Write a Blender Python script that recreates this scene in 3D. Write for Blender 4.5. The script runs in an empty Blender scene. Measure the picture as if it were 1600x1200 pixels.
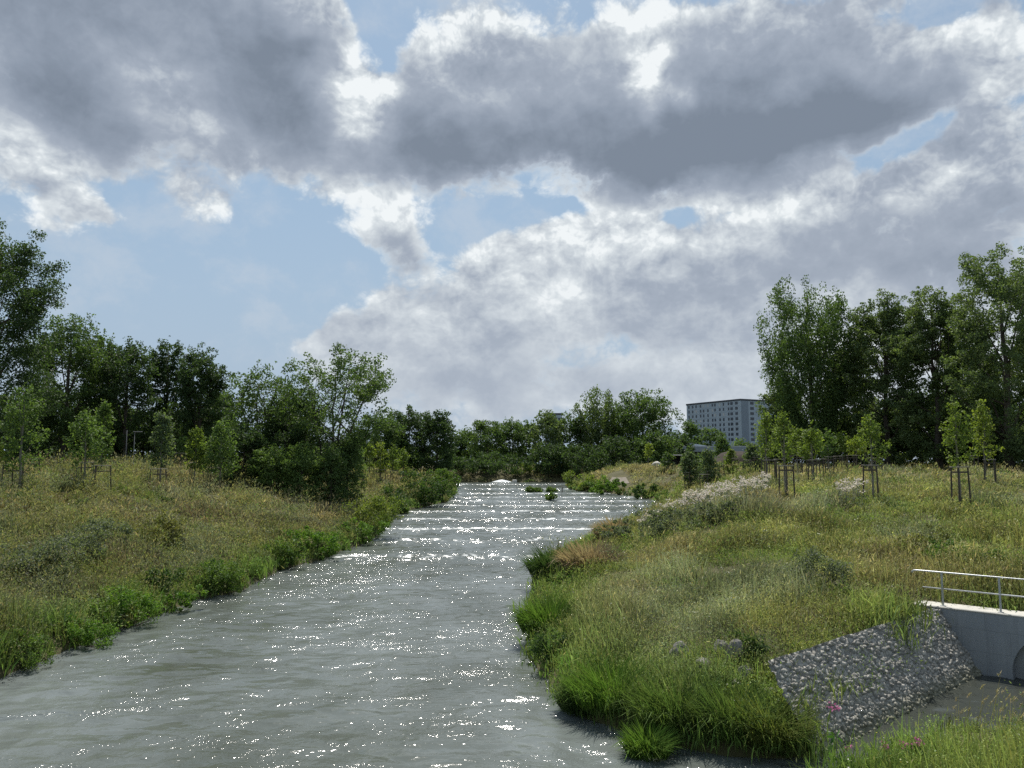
import bpy, math, random
import numpy as np
from mathutils import Vector

PI = math.pi
scene = bpy.context.scene
COL = scene.collection
rng = np.random.default_rng(11)

# ------------------------------------------------------------------ camera maths
F = 1256.0                       # focal length in pixels of a 1600 x 1200 frame
PITCH = math.atan(125.0 / F)
EYE = 6.0                        # metres above the lower water


def ray(px, py):
    x, u = (px - 800.0) / F, (600.0 - py) / F
    c, s = math.cos(PITCH), math.sin(PITCH)
    return np.array([x, c - s * u, s + c * u])


def on_level(px, py, z):
    d = ray(px, py)
    t = (z - EYE) / d[2]
    return d[0] * t, d[1] * t


def at_dist(px, py, Y):
    d = ray(px, py)
    t = Y / d[1]
    return d[0] * t, Y, EYE + d[2] * t


def col_x(px, Y):
    return (px - 800.0) / F * Y * 1.005


def top_z(py, Y):
    return at_dist(800, py, Y)[2]


# ------------------------------------------------------------------ small numpy noise
def _hash(ix, iy, seed):
    n = (ix.astype(np.int64) * 374761393 + iy.astype(np.int64) * 668265263 + seed * 1442695041) & 0xFFFFFFFF
    n = ((n ^ (n >> 13)) * 1274126177) & 0xFFFFFFFF
    n = n ^ (n >> 16)
    return (n & 0xFFFF) / 65535.0


def vnoise(x, y, seed=0):
    x, y = np.asarray(x, float), np.asarray(y, float)
    ix, iy = np.floor(x), np.floor(y)
    fx, fy = x - ix, y - iy
    fx, fy = fx * fx * (3 - 2 * fx), fy * fy * (3 - 2 * fy)
    a, b = _hash(ix, iy, seed), _hash(ix + 1, iy, seed)
    c, d = _hash(ix, iy + 1, seed), _hash(ix + 1, iy + 1, seed)
    return (a + (b - a) * fx) * (1 - fy) + (c + (d - c) * fx) * fy


def fbm(x, y, seed=0, oct=3):
    s, a, t = 0, 1.0, 0
    for i in range(oct):
        s = s + a * vnoise(x * 2 ** i + 17.3 * i, y * 2 ** i + 9.1 * i, seed + i)
        t += a
        a *= 0.5
    return s / t


def sstep(a, b, x):
    t = np.clip((x - a) / (b - a), 0, 1)
    return t * t * (3 - 2 * t)


# ------------------------------------------------------------------ object helpers
def tag(o, label=None, cat=None, group=None, kind=None):
    if label:
        o['label'] = label
    if cat:
        o['category'] = cat
    if group:
        o['group'] = group
    if kind:
        o['kind'] = kind
    return o


def empty(name, loc=(0, 0, 0), rz=0.0):
    o = bpy.data.objects.new(name, None)
    o.empty_display_size = 0.3
    o.location = loc
    o.rotation_euler = (0, 0, rz)
    COL.objects.link(o)
    return o


def mesh_obj(name, verts, faces, mat, parent=None, smooth=False, loc=None):
    me = bpy.data.meshes.new(name)
    verts = np.asarray(verts, np.float32).reshape(-1, 3)
    if isinstance(faces, np.ndarray):
        k = faces.shape[1]
        n = faces.shape[0]
        me.vertices.add(len(verts))
        me.vertices.foreach_set('co', verts.ravel())
        me.loops.add(n * k)
        me.loops.foreach_set('vertex_index', faces.astype(np.int32).ravel())
        me.polygons.add(n)
        me.polygons.foreach_set('loop_start', np.arange(0, n * k, k, dtype=np.int32))
        me.polygons.foreach_set('loop_total', np.full(n, k, np.int32))
        me.update(calc_edges=True)
    else:
        me.from_pydata([tuple(map(float, v)) for v in verts], [], faces)
        me.update()
    if smooth:
        me.polygons.foreach_set('use_smooth', np.ones(len(me.polygons), bool))
    me.materials.append(mat)
    o = bpy.data.objects.new(name, me)
    COL.objects.link(o)
    if parent is not None:
        o.parent = parent
    if loc is not None:
        o.location = loc
    return o


def quad_obj(name, Q, C, mat, parent=None, loc=None):
    """Q (N,4,3) loose quads (leaves, blades), C (N,3) their own colours."""
    n = len(Q)
    o = mesh_obj(name, Q.reshape(-1, 3), np.arange(n * 4).reshape(n, 4), mat, parent, loc=loc)
    at = o.data.attributes.new('tint', 'FLOAT_COLOR', 'FACE')
    c = np.ones((n, 4), np.float32)
    c[:, :3] = np.clip(C, 0.002, 1)
    at.data.foreach_set('color', c.ravel())
    return o


class MB:
    """collects boxes, bars and tubes for ONE mesh"""
    def __init__(s):
        s.v, s.f = [], []

    def add(s, v, f):
        b = len(s.v)
        s.v += [tuple(map(float, p)) for p in v]
        s.f += [tuple(int(i) + b for i in q) for q in f]
        return s

    def box(s, c, size, rz=0.0, bev=0.0):
        cx, cy, cz = c
        hx, hy, hz = size[0] / 2, size[1] / 2, size[2] / 2
        co, si = math.cos(rz), math.sin(rz)
        v = []
        if bev > 0:
            for z, k in ((-hz, bev), (-hz + bev, 0), (hz - bev, 0), (hz, bev)):
                for x, y in ((-hx + k, -hy + k), (hx - k, -hy + k), (hx - k, hy - k), (-hx + k, hy - k)):
                    v.append((cx + x * co - y * si, cy + x * si + y * co, cz + z))
            f = [(3, 2, 1, 0), (12, 13, 14, 15)]
            for l in range(3):
                for i in range(4):
                    j = (i + 1) % 4
                    f.append((l * 4 + i, l * 4 + j, l * 4 + 4 + j, l * 4 + 4 + i))
        else:
            for z in (-hz, hz):
                for x, y in ((-hx, -hy), (hx, -hy), (hx, hy), (-hx, hy)):
                    v.append((cx + x * co - y * si, cy + x * si + y * co, cz + z))
            f = [(3, 2, 1, 0), (4, 5, 6, 7), (0, 1, 5, 4), (1, 2, 6, 5), (2, 3, 7, 6), (3, 0, 4, 7)]
        return s.add(v, f)

    def tube(s, pts, rad, sides=6, caps=True):
        v, f = tube(pts, rad, sides, caps)
        return s.add(v, f)

    def build(s, name, mat, parent=None, smooth=False):
        return mesh_obj(name, s.v, s.f, mat, parent, smooth)


def tube(pts, rad, sides=6, caps=True):
    pts = np.asarray(pts, float)
    n = len(pts)
    rad = np.broadcast_to(np.asarray(rad, float), (n,))
    tan = np.gradient(pts, axis=0)
    tan /= np.linalg.norm(tan, axis=1, keepdims=True) + 1e-9
    up = np.array([0, 0, 1.0]) if abs(tan[0][2]) < 0.9 else np.array([1.0, 0, 0])
    v = []
    for i in range(n):
        a = np.cross(tan[i], up)
        a /= np.linalg.norm(a) + 1e-9
        b = np.cross(tan[i], a)
        for k in range(sides):
            t = 2 * PI * k / sides
            v.append(pts[i] + rad[i] * (math.cos(t) * a + math.sin(t) * b))
    f = []
    for i in range(n - 1):
        for k in range(sides):
            j = (k + 1) % sides
            f.append((i * sides + k, i * sides + j, (i + 1) * sides + j, (i + 1) * sides + k))
    if caps:
        f.append(tuple(range(sides))[::-1])
        f.append(tuple((n - 1) * sides + k for k in range(sides)))
    return v, f


def copy_tree(o, parent=None):
    c = o.copy()
    COL.objects.link(c)
    if parent is not None:
        c.parent = parent
    for ch in list(o.children):
        copy_tree(ch, c)
    return c


# ------------------------------------------------------------------ materials
def new_mat(name):
    m = bpy.data.materials.new(name)
    m.use_nodes = True
    nt = m.node_tree
    nt.nodes.clear()
    out = nt.nodes.new('ShaderNodeOutputMaterial')
    return m, nt, out


def N(nt, t, **kw):
    n = nt.nodes.new(t)
    for k, v in kw.items():
        setattr(n, k, v)
    return n


def L(nt, a, b):
    nt.links.new(a, b)


def noisy(name, c1, c2, scale=3.0, rough=0.85, bump=0.3, detail=6.0, bscale=None, spec=0.3, stretch=(1, 1, 1), metal=0.0):
    m, nt, out = new_mat(name)
    p = N(nt, 'ShaderNodeBsdfPrincipled')
    tc = N(nt, 'ShaderNodeTexCoord')
    mp = N(nt, 'ShaderNodeMapping')
    mp.inputs['Scale'].default_value = stretch
    L(nt, tc.outputs['Object'], mp.inputs['Vector'])
    n1 = N(nt, 'ShaderNodeTexNoise')
    n1.inputs['Scale'].default_value = scale
    n1.inputs['Detail'].default_value = detail
    n1.inputs['Roughness'].default_value = 0.65
    L(nt, mp.outputs[0], n1.inputs['Vector'])
    mx = N(nt, 'ShaderNodeMix', data_type='RGBA')
    mx.inputs[6].default_value = (*c1, 1)
    mx.inputs[7].default_value = (*c2, 1)
    mr = N(nt, 'ShaderNodeMapRange')
    mr.inputs[1].default_value = 0.3
    mr.inputs[2].default_value = 0.7
    L(nt, n1.outputs['Fac'], mr.inputs[0])
    L(nt, mr.outputs[0], mx.inputs[0])
    L(nt, mx.outputs[2], p.inputs['Base Color'])
    p.inputs['Roughness'].default_value = rough
    p.inputs['Specular IOR Level'].default_value = spec
    p.inputs['Metallic'].default_value = metal
    if bump:
        n2 = N(nt, 'ShaderNodeTexNoise')
        n2.inputs['Scale'].default_value = bscale or scale * 4
        n2.inputs['Detail'].default_value = 5
        L(nt, mp.outputs[0], n2.inputs['Vector'])
        b = N(nt, 'ShaderNodeBump')
        b.inputs['Strength'].default_value = bump
        b.inputs['Distance'].default_value = 0.03
        L(nt, n2.outputs['Fac'], b.inputs['Height'])
        L(nt, b.outputs[0], p.inputs['Normal'])
    L(nt, p.outputs[0], out.inputs[0])
    return m


def leaf_mat(name, trans=0.35, rough=0.45, spec=0.35, tgain=(1.5, 1.6, 0.7)):
    m, nt, out = new_mat(name)
    at = N(nt, 'ShaderNodeAttribute', attribute_name='tint')
    p = N(nt, 'ShaderNodeBsdfPrincipled')
    p.inputs['Roughness'].default_value = rough
    p.inputs['Specular IOR Level'].default_value = spec
    L(nt, at.outputs['Color'], p.inputs['Base Color'])
    mul = N(nt, 'ShaderNodeMix', data_type='RGBA', blend_type='MULTIPLY')
    mul.inputs[0].default_value = 1
    mul.inputs[7].default_value = (*tgain, 1)
    L(nt, at.outputs['Color'], mul.inputs[6])
    t = N(nt, 'ShaderNodeBsdfTranslucent')
    L(nt, mul.outputs[2], t.inputs['Color'])
    mx = N(nt, 'ShaderNodeMixShader')
    mx.inputs[0].default_value = trans
    L(nt, p.outputs[0], mx.inputs[1])
    L(nt, t.outputs[0], mx.inputs[2])
    L(nt, mx.outputs[0], out.inputs[0])
    return m


M_LEAF = leaf_mat('tree_leaves', 0.36, 0.6, 0.16)
M_GRASS = leaf_mat('meadow_blades', 0.36, 0.7, 0.12, (1.35, 1.38, 0.9))
M_PETAL = leaf_mat('petals', 0.3, 0.7, 0.1, (1, 1, 1))
M_BARK = noisy('bark', (0.05, 0.042, 0.032), (0.12, 0.10, 0.08), 6, 0.95, 0.6, stretch=(1, 1, 0.3))
M_BARKY = noisy('young_bark', (0.16, 0.15, 0.12), (0.26, 0.24, 0.2), 9, 0.9, 0.3, stretch=(1, 1, 0.3))
M_WOOD = noisy('weathered_post_wood', (0.055, 0.046, 0.036), (0.115, 0.098, 0.078), 7, 0.9, 0.4, stretch=(1, 1, 0.15))
M_BOARD = noisy('pale_board_wood', (0.20, 0.18, 0.15), (0.34, 0.31, 0.26), 6, 0.85, 0.3)
M_SOIL = noisy('meadow_soil', (0.045, 0.045, 0.018), (0.11, 0.10, 0.045), 0.6, 0.95, 0.7, bscale=5)
M_CONC = noisy('cast_concrete', (0.30, 0.31, 0.315), (0.38, 0.39, 0.39), 1.2, 0.85, 0.15, bscale=25)
M_STEEL = noisy('galvanised_steel', (0.42, 0.44, 0.45), (0.55, 0.57, 0.58), 12, 0.4, 0.05, spec=0.5, metal=0.6)
M_ROCK = noisy('boulder_stone', (0.12, 0.115, 0.105), (0.27, 0.255, 0.235), 5, 0.9, 0.8)

# ------------------------------------------------------------------ light
SUN_AZ, SUN_EL = math.radians(-6), math.radians(61)
S = Vector((math.sin(SUN_AZ) * math.cos(SUN_EL), math.cos(SUN_AZ) * math.cos(SUN_EL), math.sin(SUN_EL)))
sl = bpy.data.lights.new('sun', 'SUN')
sl.energy = 5.0
sl.angle = math.radians(0.5)
sl.color = (1.0, 0.95, 0.87)
so = bpy.data.objects.new('sun', sl)
so.rotation_euler = (-S).to_track_quat('-Z', 'Y').to_euler()
so.location = (0, 0, 60)
COL.objects.link(so)

# ------------------------------------------------------------------ sky: sun-lit air plus a field of cumulus, all a function of direction
SKY_STRENGTH = 0.1
world = bpy.data.worlds.new('World')
scene.world = world
world.use_nodes = True
wt = world.node_tree
wt.nodes.clear()
world.cycles.sampling_method = 'MANUAL'
world.cycles.sample_map_resolution = 256
wout = N(wt, 'ShaderNodeOutputWorld')
bg = N(wt, 'ShaderNodeBackground')
bg.inputs['Strength'].default_value = SKY_STRENGTH
L(wt, bg.outputs[0], wout.inputs[0])
sky = N(wt, 'ShaderNodeTexSky', sky_type='NISHITA')
sky.sun_disc = False
sky.sun_elevation = SUN_EL
sky.sun_rotation = SUN_AZ
sky.air_density = 1.0
sky.dust_density = 1.0
sky.ozone_density = 1.5


def math_node(op, a, b=None, c=None, clamp=False):
    n = N(wt, 'ShaderNodeMath', operation=op, use_clamp=clamp)
    for i, x in enumerate((a, b, c)):
        if x is None:
            continue
        if isinstance(x, (int, float)):
            n.inputs[i].default_value = x
        else:
            L(wt, x, n.inputs[i])
    return n.outputs[0]


def smooth(x, a, b, lo=0.0, hi=1.0):
    n = N(wt, 'ShaderNodeMapRange', interpolation_type='SMOOTHSTEP')
    L(wt, x, n.inputs[0])
    for i, v in enumerate((a, b, lo, hi)):
        n.inputs[i + 1].default_value = v
    return n.outputs[0]


def wnoise(vec, scale, detail, rough=0.55, out='Fac'):
    n = N(wt, 'ShaderNodeTexNoise', noise_dimensions='2D')
    n.inputs['Scale'].default_value = scale
    n.inputs['Detail'].default_value = detail
    n.inputs['Roughness'].default_value = rough
    L(wt, vec, n.inputs['Vector'])
    return n.outputs[out]


def wmap(vec, loc=(0, 0, 0), rot=0.0, scl=(1, 1, 1)):
    n = N(wt, 'ShaderNodeMapping')
    n.inputs['Location'].default_value = loc
    n.inputs['Rotation'].default_value = (0, 0, rot)
    n.inputs['Scale'].default_value = scl
    L(wt, vec, n.inputs['Vector'])
    return n.outputs[0]


wc = N(wt, 'ShaderNodeTexCoord')
sp = N(wt, 'ShaderNodeSeparateXYZ')
L(wt, wc.outputs['Generated'], sp.inputs[0])
AZ = math_node('ARCTAN2', sp.outputs[0], sp.outputs[1])
EL = math_node('ARCSINE', sp.outputs[2])
cb = N(wt, 'ShaderNodeCombineXYZ')
L(wt, AZ, cb.inputs[0])
L(wt, EL, cb.inputs[1])
P0 = cb.outputs[0]
# rugged cloud margins: warp the plane of (azimuth, elevation) at two scales
def warp(vec, scale, amp, det):
    c = wnoise(vec, scale, det, 0.6, 'Color')
    n = N(wt, 'ShaderNodeVectorMath', operation='SUBTRACT')
    L(wt, c, n.inputs[0])
    n.inputs[1].default_value = (0.5, 0.5, 0.5)
    m = N(wt, 'ShaderNodeVectorMath', operation='MULTIPLY_ADD')
    L(wt, n.outputs[0], m.inputs[0])
    m.inputs[1].default_value = (amp, amp, 0)
    L(wt, vec, m.inputs[2])
    return m.outputs[0]


P1 = warp(P0, 5.0, 0.07, 2.0)
P2 = warp(P1, 16.0, 0.03, 2.0)


def azel(px, py):
    d = ray(px, py)
    d = d / np.linalg.norm(d)
    return math.atan2(d[0], d[1]), math.asin(d[2])


# banks of cloud and gaps by their place in the sky: (px, py, rx, ry, tilt deg, amount)
COVER = [
    (120, 20, 430, 240, 0, 1.3), (400, 70, 175, 185, 0, 1.1), (110, 190, 200, 90, -8, .8),
    (545, 165, 75, 110, 25, .75), (430, 240, 190, 65, -8, .55), (310, 315, 85, 42, 0, .55), (220, 262, 95, 30, 0, .4),
    (640, 210, 170, 120, 0, 1.0), (880, 160, 370, 170, 0, 1.2), (1150, 150, 350, 180, 0, 1.2), (1390, 115, 200, 105, 8, .9), (690, 90, 120, 90, 20, .55),
    (50, 290, 150, 62, -12, .95), (150, 335, 58, 28, -20, .6),
    (575, 338, 112, 50, 0, .95), (605, 390, 66, 46, 0, .75), (480, 425, 34, 26, 0, .32),
    (955, 365, 120, 80, 0, 1.0), (800, 450, 220, 100, 10, 1.0), (1080, 450, 300, 130, 0, 1.1), (690, 530, 240, 70, 4, .9),
    (950, 605, 560, 70, 0, 1.0), (1400, 560, 420, 130, 0, 1.0), (545, 545, 110, 40, 0, .55), (640, 440, 80, 50, 30, .5),
    (1400, 370, 350, 110, 0, 1.2), (1500, 260, 180, 70, 8, .9), (1570, 150, 90, 90, 0, .45), (1560, 40, 120, 90, 0, .75), (1200, 300, 130, 40, 0, .5),
    (590, 50, 58, 80, 15, -1.4), (1445, 12, 66, 34, 0, -1.0), (1405, 225, 95, 34, 25, -.8), (1065, 340, 42, 28, 0, -.95),
    (765, 345, 80, 28, 8, -.95), (870, 325, 50, 24, 0, -.6), (300, 440, 330, 90, 0, -.7), (250, 600, 420, 90, 0, -.5),
]
SHADE = [
    (170, 40, 430, 200, 0, .92), (130, 185, 230, 80, -6, .55), (440, 120, 110, 150, 0, .6), (552, 150, 62, 110, 20, -.8), (245, 145, 130, 60, -10, -.45), (450, 8, 100, 36, 0, -.3),
    (880, 245, 460, 80, 0, .62), (1180, 215, 350, 110, 0, .5), (620, 220, 150, 95, 0, .48), (980, 165, 520, 150, 0, .66), (1380, 150, 150, 60, 8, .5),
    (1003, 120, 50, 58, 0, -.9), (1068, 150, 30, 24, 0, -.5), (860, 25, 320, 50, 0, -.3),
    (100, 325, 130, 24, -10, .22), (605, 395, 80, 46, 0, .62),
    (830, 520, 350, 95, 0, .22), (900, 605, 520, 45, 0, .30), (1110, 470, 250, 90, 0, .24), (960, 405, 110, 50, 0, .14),
    (1400, 400, 330, 80, 0, .58), (1540, 450, 230, 60, 0, .35), (1480, 330, 220, 50, 0, .25),
]


def blob_sum(blobs):
    tot = None
    for (px, py, rx, ry, tl, amt) in blobs:
        a, e = azel(px, py)
        ra = abs(azel(px + rx, py)[0] - azel(px - rx, py)[0]) / 2
        re = abs(azel(px, py + ry)[1] - azel(px, py - ry)[1]) / 2
        n = N(wt, 'ShaderNodeMapping', vector_type='TEXTURE')
        n.inputs['Location'].default_value = (a, e, 0)
        n.inputs['Rotation'].default_value = (0, 0, math.radians(tl))
        n.inputs['Scale'].default_value = (ra * 1.35, re * 1.35, 1)
        L(wt, P2, n.inputs['Vector'])
        ln = N(wt, 'ShaderNodeVectorMath', operation='LENGTH')
        L(wt, n.outputs[0], ln.inputs[0])
        g = smooth(ln.outputs['Value'], 1.0, 0.15)
        tot = math_node('MULTIPLY_ADD', g, float(amt), tot if tot is not None else 0.0)
    return tot


def puffs(vec, scale, det):
    n = N(wt, 'ShaderNodeTexVoronoi', voronoi_dimensions='2D', feature='F1')
    n.inputs['Scale'].default_value = scale
    n.inputs['Detail'].default_value = det
    n.inputs['Roughness'].default_value = 0.62
    n.inputs['Lacunarity'].default_value = 2.3
    L(wt, vec, n.inputs['Vector'])
    return n.outputs['Distance']


D_SUM, T_SUM = blob_sum(COVER), blob_sum(SHADE)
PW = warp(warp(P0, 9.0, 0.02, 1.0), 40.0, 0.010, 3.0)
SQ = wmap(PW, scl=(1, 1.35, 1))
SQ2 = wmap(PW, loc=(0.005, 0.026, 0), scl=(1, 1.35, 1))
puff, puff2 = puffs(SQ, 9.5, 4.0), puffs(SQ2, 9.5, 3.0)
relief = math_node('SUBTRACT', puff2, puff)            # > 0 where a puff falls off upward, towards the sun
fine = wnoise(SQ, 7.0, 8.0, 0.63)
broad = wnoise(P1, 4.2, 3.0, 0.55)
front = smooth(math_node('ABSOLUTE', AZ), 0.62, 0.8)   # away from this part of the sky: free broken cumulus
high = smooth(EL, 0.56, 0.72)
free = math_node('MULTIPLY', math_node('MULTIPLY_ADD', broad, 3.2, -1.4), math_node('MAXIMUM', front, high))
Dn = math_node('ADD', D_SUM, free)
Dn = math_node('ADD', Dn, math_node('MULTIPLY_ADD', fine, 2.0, -1.04))
Dn = math_node('MULTIPLY_ADD', math_node('SUBTRACT', 0.5, puff), 0.55, Dn)
cover = smooth(Dn, -0.10, 0.50)
edge_ = smooth(Dn, 0.0, 0.85)
thick = math_node('MULTIPLY', math_node('MULTIPLY_ADD', free, 0.4, T_SUM), edge_)
thick = math_node('ADD', thick, math_node('MULTIPLY_ADD', broad, 0.75, -0.32))
calm = smooth(T_SUM, 0.1, 0.65, 1.0, 0.45)              # thick cloud seen from below has little detail left
tex = math_node('MULTIPLY_ADD', relief, -0.62, math_node('MULTIPLY_ADD', math_node('SUBTRACT', fine, 0.5), 0.30, 0.14))
calm = math_node('MULTIPLY', calm, smooth(EL, 0.06, 0.38, 0.5, 1.0))
thick = math_node('MULTIPLY_ADD', tex, calm, thick)
thick = math_node('MULTIPLY', thick, 0.70)
ramp = N(wt, 'ShaderNodeValToRGB')
cr = ramp.color_ramp
cr.interpolation = 'LINEAR'
cr.elements[0].position = 0.0
cr.elements[0].color = (0.74, 0.775, 0.79, 1)
cr.elements[1].position = 1.0
cr.elements[1].color = (0.175, 0.212, 0.268, 1)
for p_, c_ in ((0.10, (0.59, 0.635, 0.665, 1)), (0.26, (0.445, 0.49, 0.54, 1)), (0.45, (0.31, 0.355, 0.425, 1)), (0.72, (0.235, 0.278, 0.345, 1))):
    e_ = cr.elements.new(p_)
    e_.color = c_
L(wt, thick, ramp.inputs[0])
k_ = 1.0 / SKY_STRENGTH


def wmix(fac, a, b, blend='MIX'):
    n = N(wt, 'ShaderNodeMix', data_type='RGBA', blend_type=blend)
    for i, v in ((0, fac), (6, a), (7, b)):
        if isinstance(v, (int, float)):
            n.inputs[i].default_value = v
        elif isinstance(v, tuple):
            n.inputs[i].default_value = (*v, 1)
        else:
            L(wt, v, n.inputs[i])
    return n.outputs[2]


clouds = wmix(1.0, ramp.outputs[0], (k_, k_, k_), 'MULTIPLY')
veil = smooth(EL, 0.50, -0.02, 0.25, 0.97)             # thin summer haze whitens the low sky
air = wmix(veil, wmix(1.0, sky.outputs[0], (0.82, 0.93, 0.88), 'MULTIPLY'), (0.322 * k_, 0.405 * k_, 0.522 * k_))
air = wmix(smooth(fine, 0.44, 0.70, 0.06, 0.42), air, (0.50 * k_, 0.545 * k_, 0.60 * k_))   # thin wisps
low = smooth(EL, 0.26, 0.04, 0.0, 0.45)                # far clouds fade into the same haze
clouds = wmix(low, clouds, (0.40 * k_, 0.45 * k_, 0.52 * k_))
L(wt, wmix(cover, air, clouds), bg.inputs['Color'])

# ------------------------------------------------------------------ river: water level climbs through eleven low sills
SILL_PX = [868, 843, 826, 811, 799, 790, 783, 777, 771, 764, 757]
SILL_Y = []
for i, py in enumerate(SILL_PX):
    SILL_Y.append(on_level(800, py, 0.2 * i + 0.1)[1])


def zw(y):
    y = np.asarray(y, float)
    z = np.zeros_like(y)
    for s in SILL_Y:
        z = z + 0.2 * sstep(s - 0.5, s + 0.5, y)
    return z


def shore(px, py):
    z = 0.0
    for _ in range(30):
        x, y = on_level(px, py, z)
        z = 0.6 * z + 0.4 * float(zw(y))
    return x, y


LEFT = [(-15.5, 6.0), (-15.5, 14.0)] + [shore(*p) for p in
        [(-60, 1085), (0, 1060), (90, 1022), (230, 968), (300, 940), (380, 922), (440, 890), (520, 868), (585, 840),
         (612, 806), (645, 796), (700, 783), (712, 768), (704, 758)]]
LEFT += [(LEFT[-1][0] - 1.5, 160.0), (-14.0, 168.0)]
RIGHT = [(20.0, 168.0), (13.5, 158.0)] + [shore(*p) for p in [(886, 762), (905, 768), (950, 771), (1000, 778), (1030, 783)]]
RIGHT += [(19.0, 98.0), (13.5, 80.0), (7.0, 62.0), (1.9, 48.0)]
RIGHT += [shore(*p) for p in [(830, 960), (835, 1040), (890, 1110)]]
TIP = [RIGHT[-1], on_level(1000, 1158, 0), on_level(1120, 1180, 0), (6.4, 17.1)]
SLOPE = [(6.4, 17.1), (13.4, 23.6)]
WALL_A = np.array([12.7, 24.55])
WALL_D = np.array([1.8, -1.75]) / np.hypot(1.8, 1.75)
WALL_N = np.array([-0.697, -0.717])               # towards the pool
wb = WALL_A - WALL_N * 0.62
WALLS = [tuple(np.array([13.4, 23.6]) - WALL_N * 0.62), tuple(wb + WALL_D * 12)]
NEAR = [(24.0, 17.3), (14.0, 17.3), (11.6, 17.7), (9.6, 18.4), (7.6, 16.6), (5.6, 14.9), (3.9, 13.0), (2.9, 10.0), (2.4, 3.0)]
FARB = [LEFT[-1], RIGHT[0]]

RIVER = np.array(LEFT + RIGHT + TIP[1:] + SLOPE[1:] + WALLS + NEAR, float)
SEGS = []                                          # ax, ay, bx, by, kind
for poly, kind in ((LEFT, 0), (FARB, 1), (RIGHT, 2), (TIP, 3), (SLOPE, 4), (WALLS, 5), (NEAR, 6)):
    for a, b in zip(poly[:-1], poly[1:]):
        SEGS.append((*a, *b, kind))


def in_river(x, y):
    x, y = np.asarray(x, float), np.asarray(y, float)
    r = np.zeros(x.shape, bool)
    n = len(RIVER)
    for i in range(n):
        x1, y1 = RIVER[i]
        x2, y2 = RIVER[(i + 1) % n]
        c = ((y1 > y) != (y2 > y))
        with np.errstate(divide='ignore', invalid='ignore'):
            xi = (x2 - x1) * (y - y1) / (y2 - y1 + 1e-12) + x1
        r ^= c & (x < xi)
    return r


def seg_dist(x, y, s):
    ax, ay, bx, by = s[:4]
    dx, dy = bx - ax, by - ay
    t = np.clip(((x - ax) * dx + (y - ay) * dy) / (dx * dx + dy * dy), 0, 1)
    return np.hypot(x - ax - t * dx, y - ay - t * dy)


def terrain(x, y):
    """height, distance to natural water's edge, in-water mask"""
    x, y = np.asarray(x, float), np.asarray(y, float)
    w = zw(y)
    lump = (fbm(x / 3.1, y / 3.1, 5) - 0.5)
    best = np.full(x.shape, 99.0)
    dmin = np.full(x.shape, 999.0)
    for s in SEGS:
        d = seg_dist(x, y, s)
        k = s[4]
        if k == 0:
            p = w + 0.28 * np.clip(d / 0.3, 0, 1) + 0.21 * d + 0.25 * (1 - np.exp(-d / 1.5))
        elif k == 1:
            p = w + 0.3 * np.clip(d / 0.3, 0, 1) + 0.28 * d
        elif k in (2, 3):
            s2 = 0.135 + 0.25 * sstep(26, 46, y)
            p = w + 0.25 * np.clip(d / 0.3, 0, 1) + 0.36 * np.minimum(d, 3.4) + s2 * np.maximum(d - 3.4, 0)
        elif k == 4:
            p = -0.35 + 1.66 * np.minimum(d, 1.2) + 0.135 * np.maximum(d - 1.2, 0)
        elif k == 5:
            p = 1.6 + 0.165 * d
        else:
            p = 0.2 * np.clip(d / 0.3, 0, 1) + 0.20 * np.minimum(d, 3) + 0.6 * np.maximum(d - 3, 0)
        best = np.minimum(best, p)
        if k != 5:
            dmin = np.minimum(dmin, d)
    capl = 4.15 + 0.042 * np.clip(y - 50, 0, 32) + 0.0 * x
    capr = 4.0 + 0.02 * np.clip(y - 45, 0, 65)
    m = sstep(-6, 6, x)
    cap = capl * (1 - m) + capr * m
    h = -np.log(np.exp(-3 * best) + np.exp(-3 * cap)) / 3      # soft minimum
    h = np.where(best < 0.6, np.minimum(h + 0.06, best), h)
    h = h + lump * 0.45 * sstep(0.8, 5, dmin)
    wet = in_river(x, y)
    bed = w - 0.12 - np.minimum(dmin * 0.45, 1.2)
    return np.where(wet, bed, h), dmin, wet


def ground_z(x, y):
    return float(terrain(np.array([x]), np.array([y]))[0][0])


# ground: one sheet out to the horizon, finer near the banks
rr = np.concatenate([np.geomspace(2.5, 62, 400), np.geomspace(62.6, 260, 170), np.geomspace(266, 5000, 40)])
aa = np.radians(np.concatenate([np.linspace(-88, -42, 40), np.linspace(-41.5, 41.5, 470), np.linspace(42, 88, 40)]))
A_, R_ = np.meshgrid(aa, rr)
gx, gy = R_ * np.sin(A_), R_ * np.cos(A_)
gz = terrain(gx.ravel(), gy.ravel())[0]
na, nr = len(aa), len(rr)
idx = np.arange(na * nr).reshape(nr, na)
gf = np.stack([idx[:-1, :-1], idx[:-1, 1:], idx[1:, 1:], idx[1:, :-1]], -1).reshape(-1, 4)
gv = np.stack([gx.ravel(), gy.ravel(), gz], 1)
tag(mesh_obj('ground', gv, gf, M_SOIL, smooth=True), kind='structure')

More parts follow.
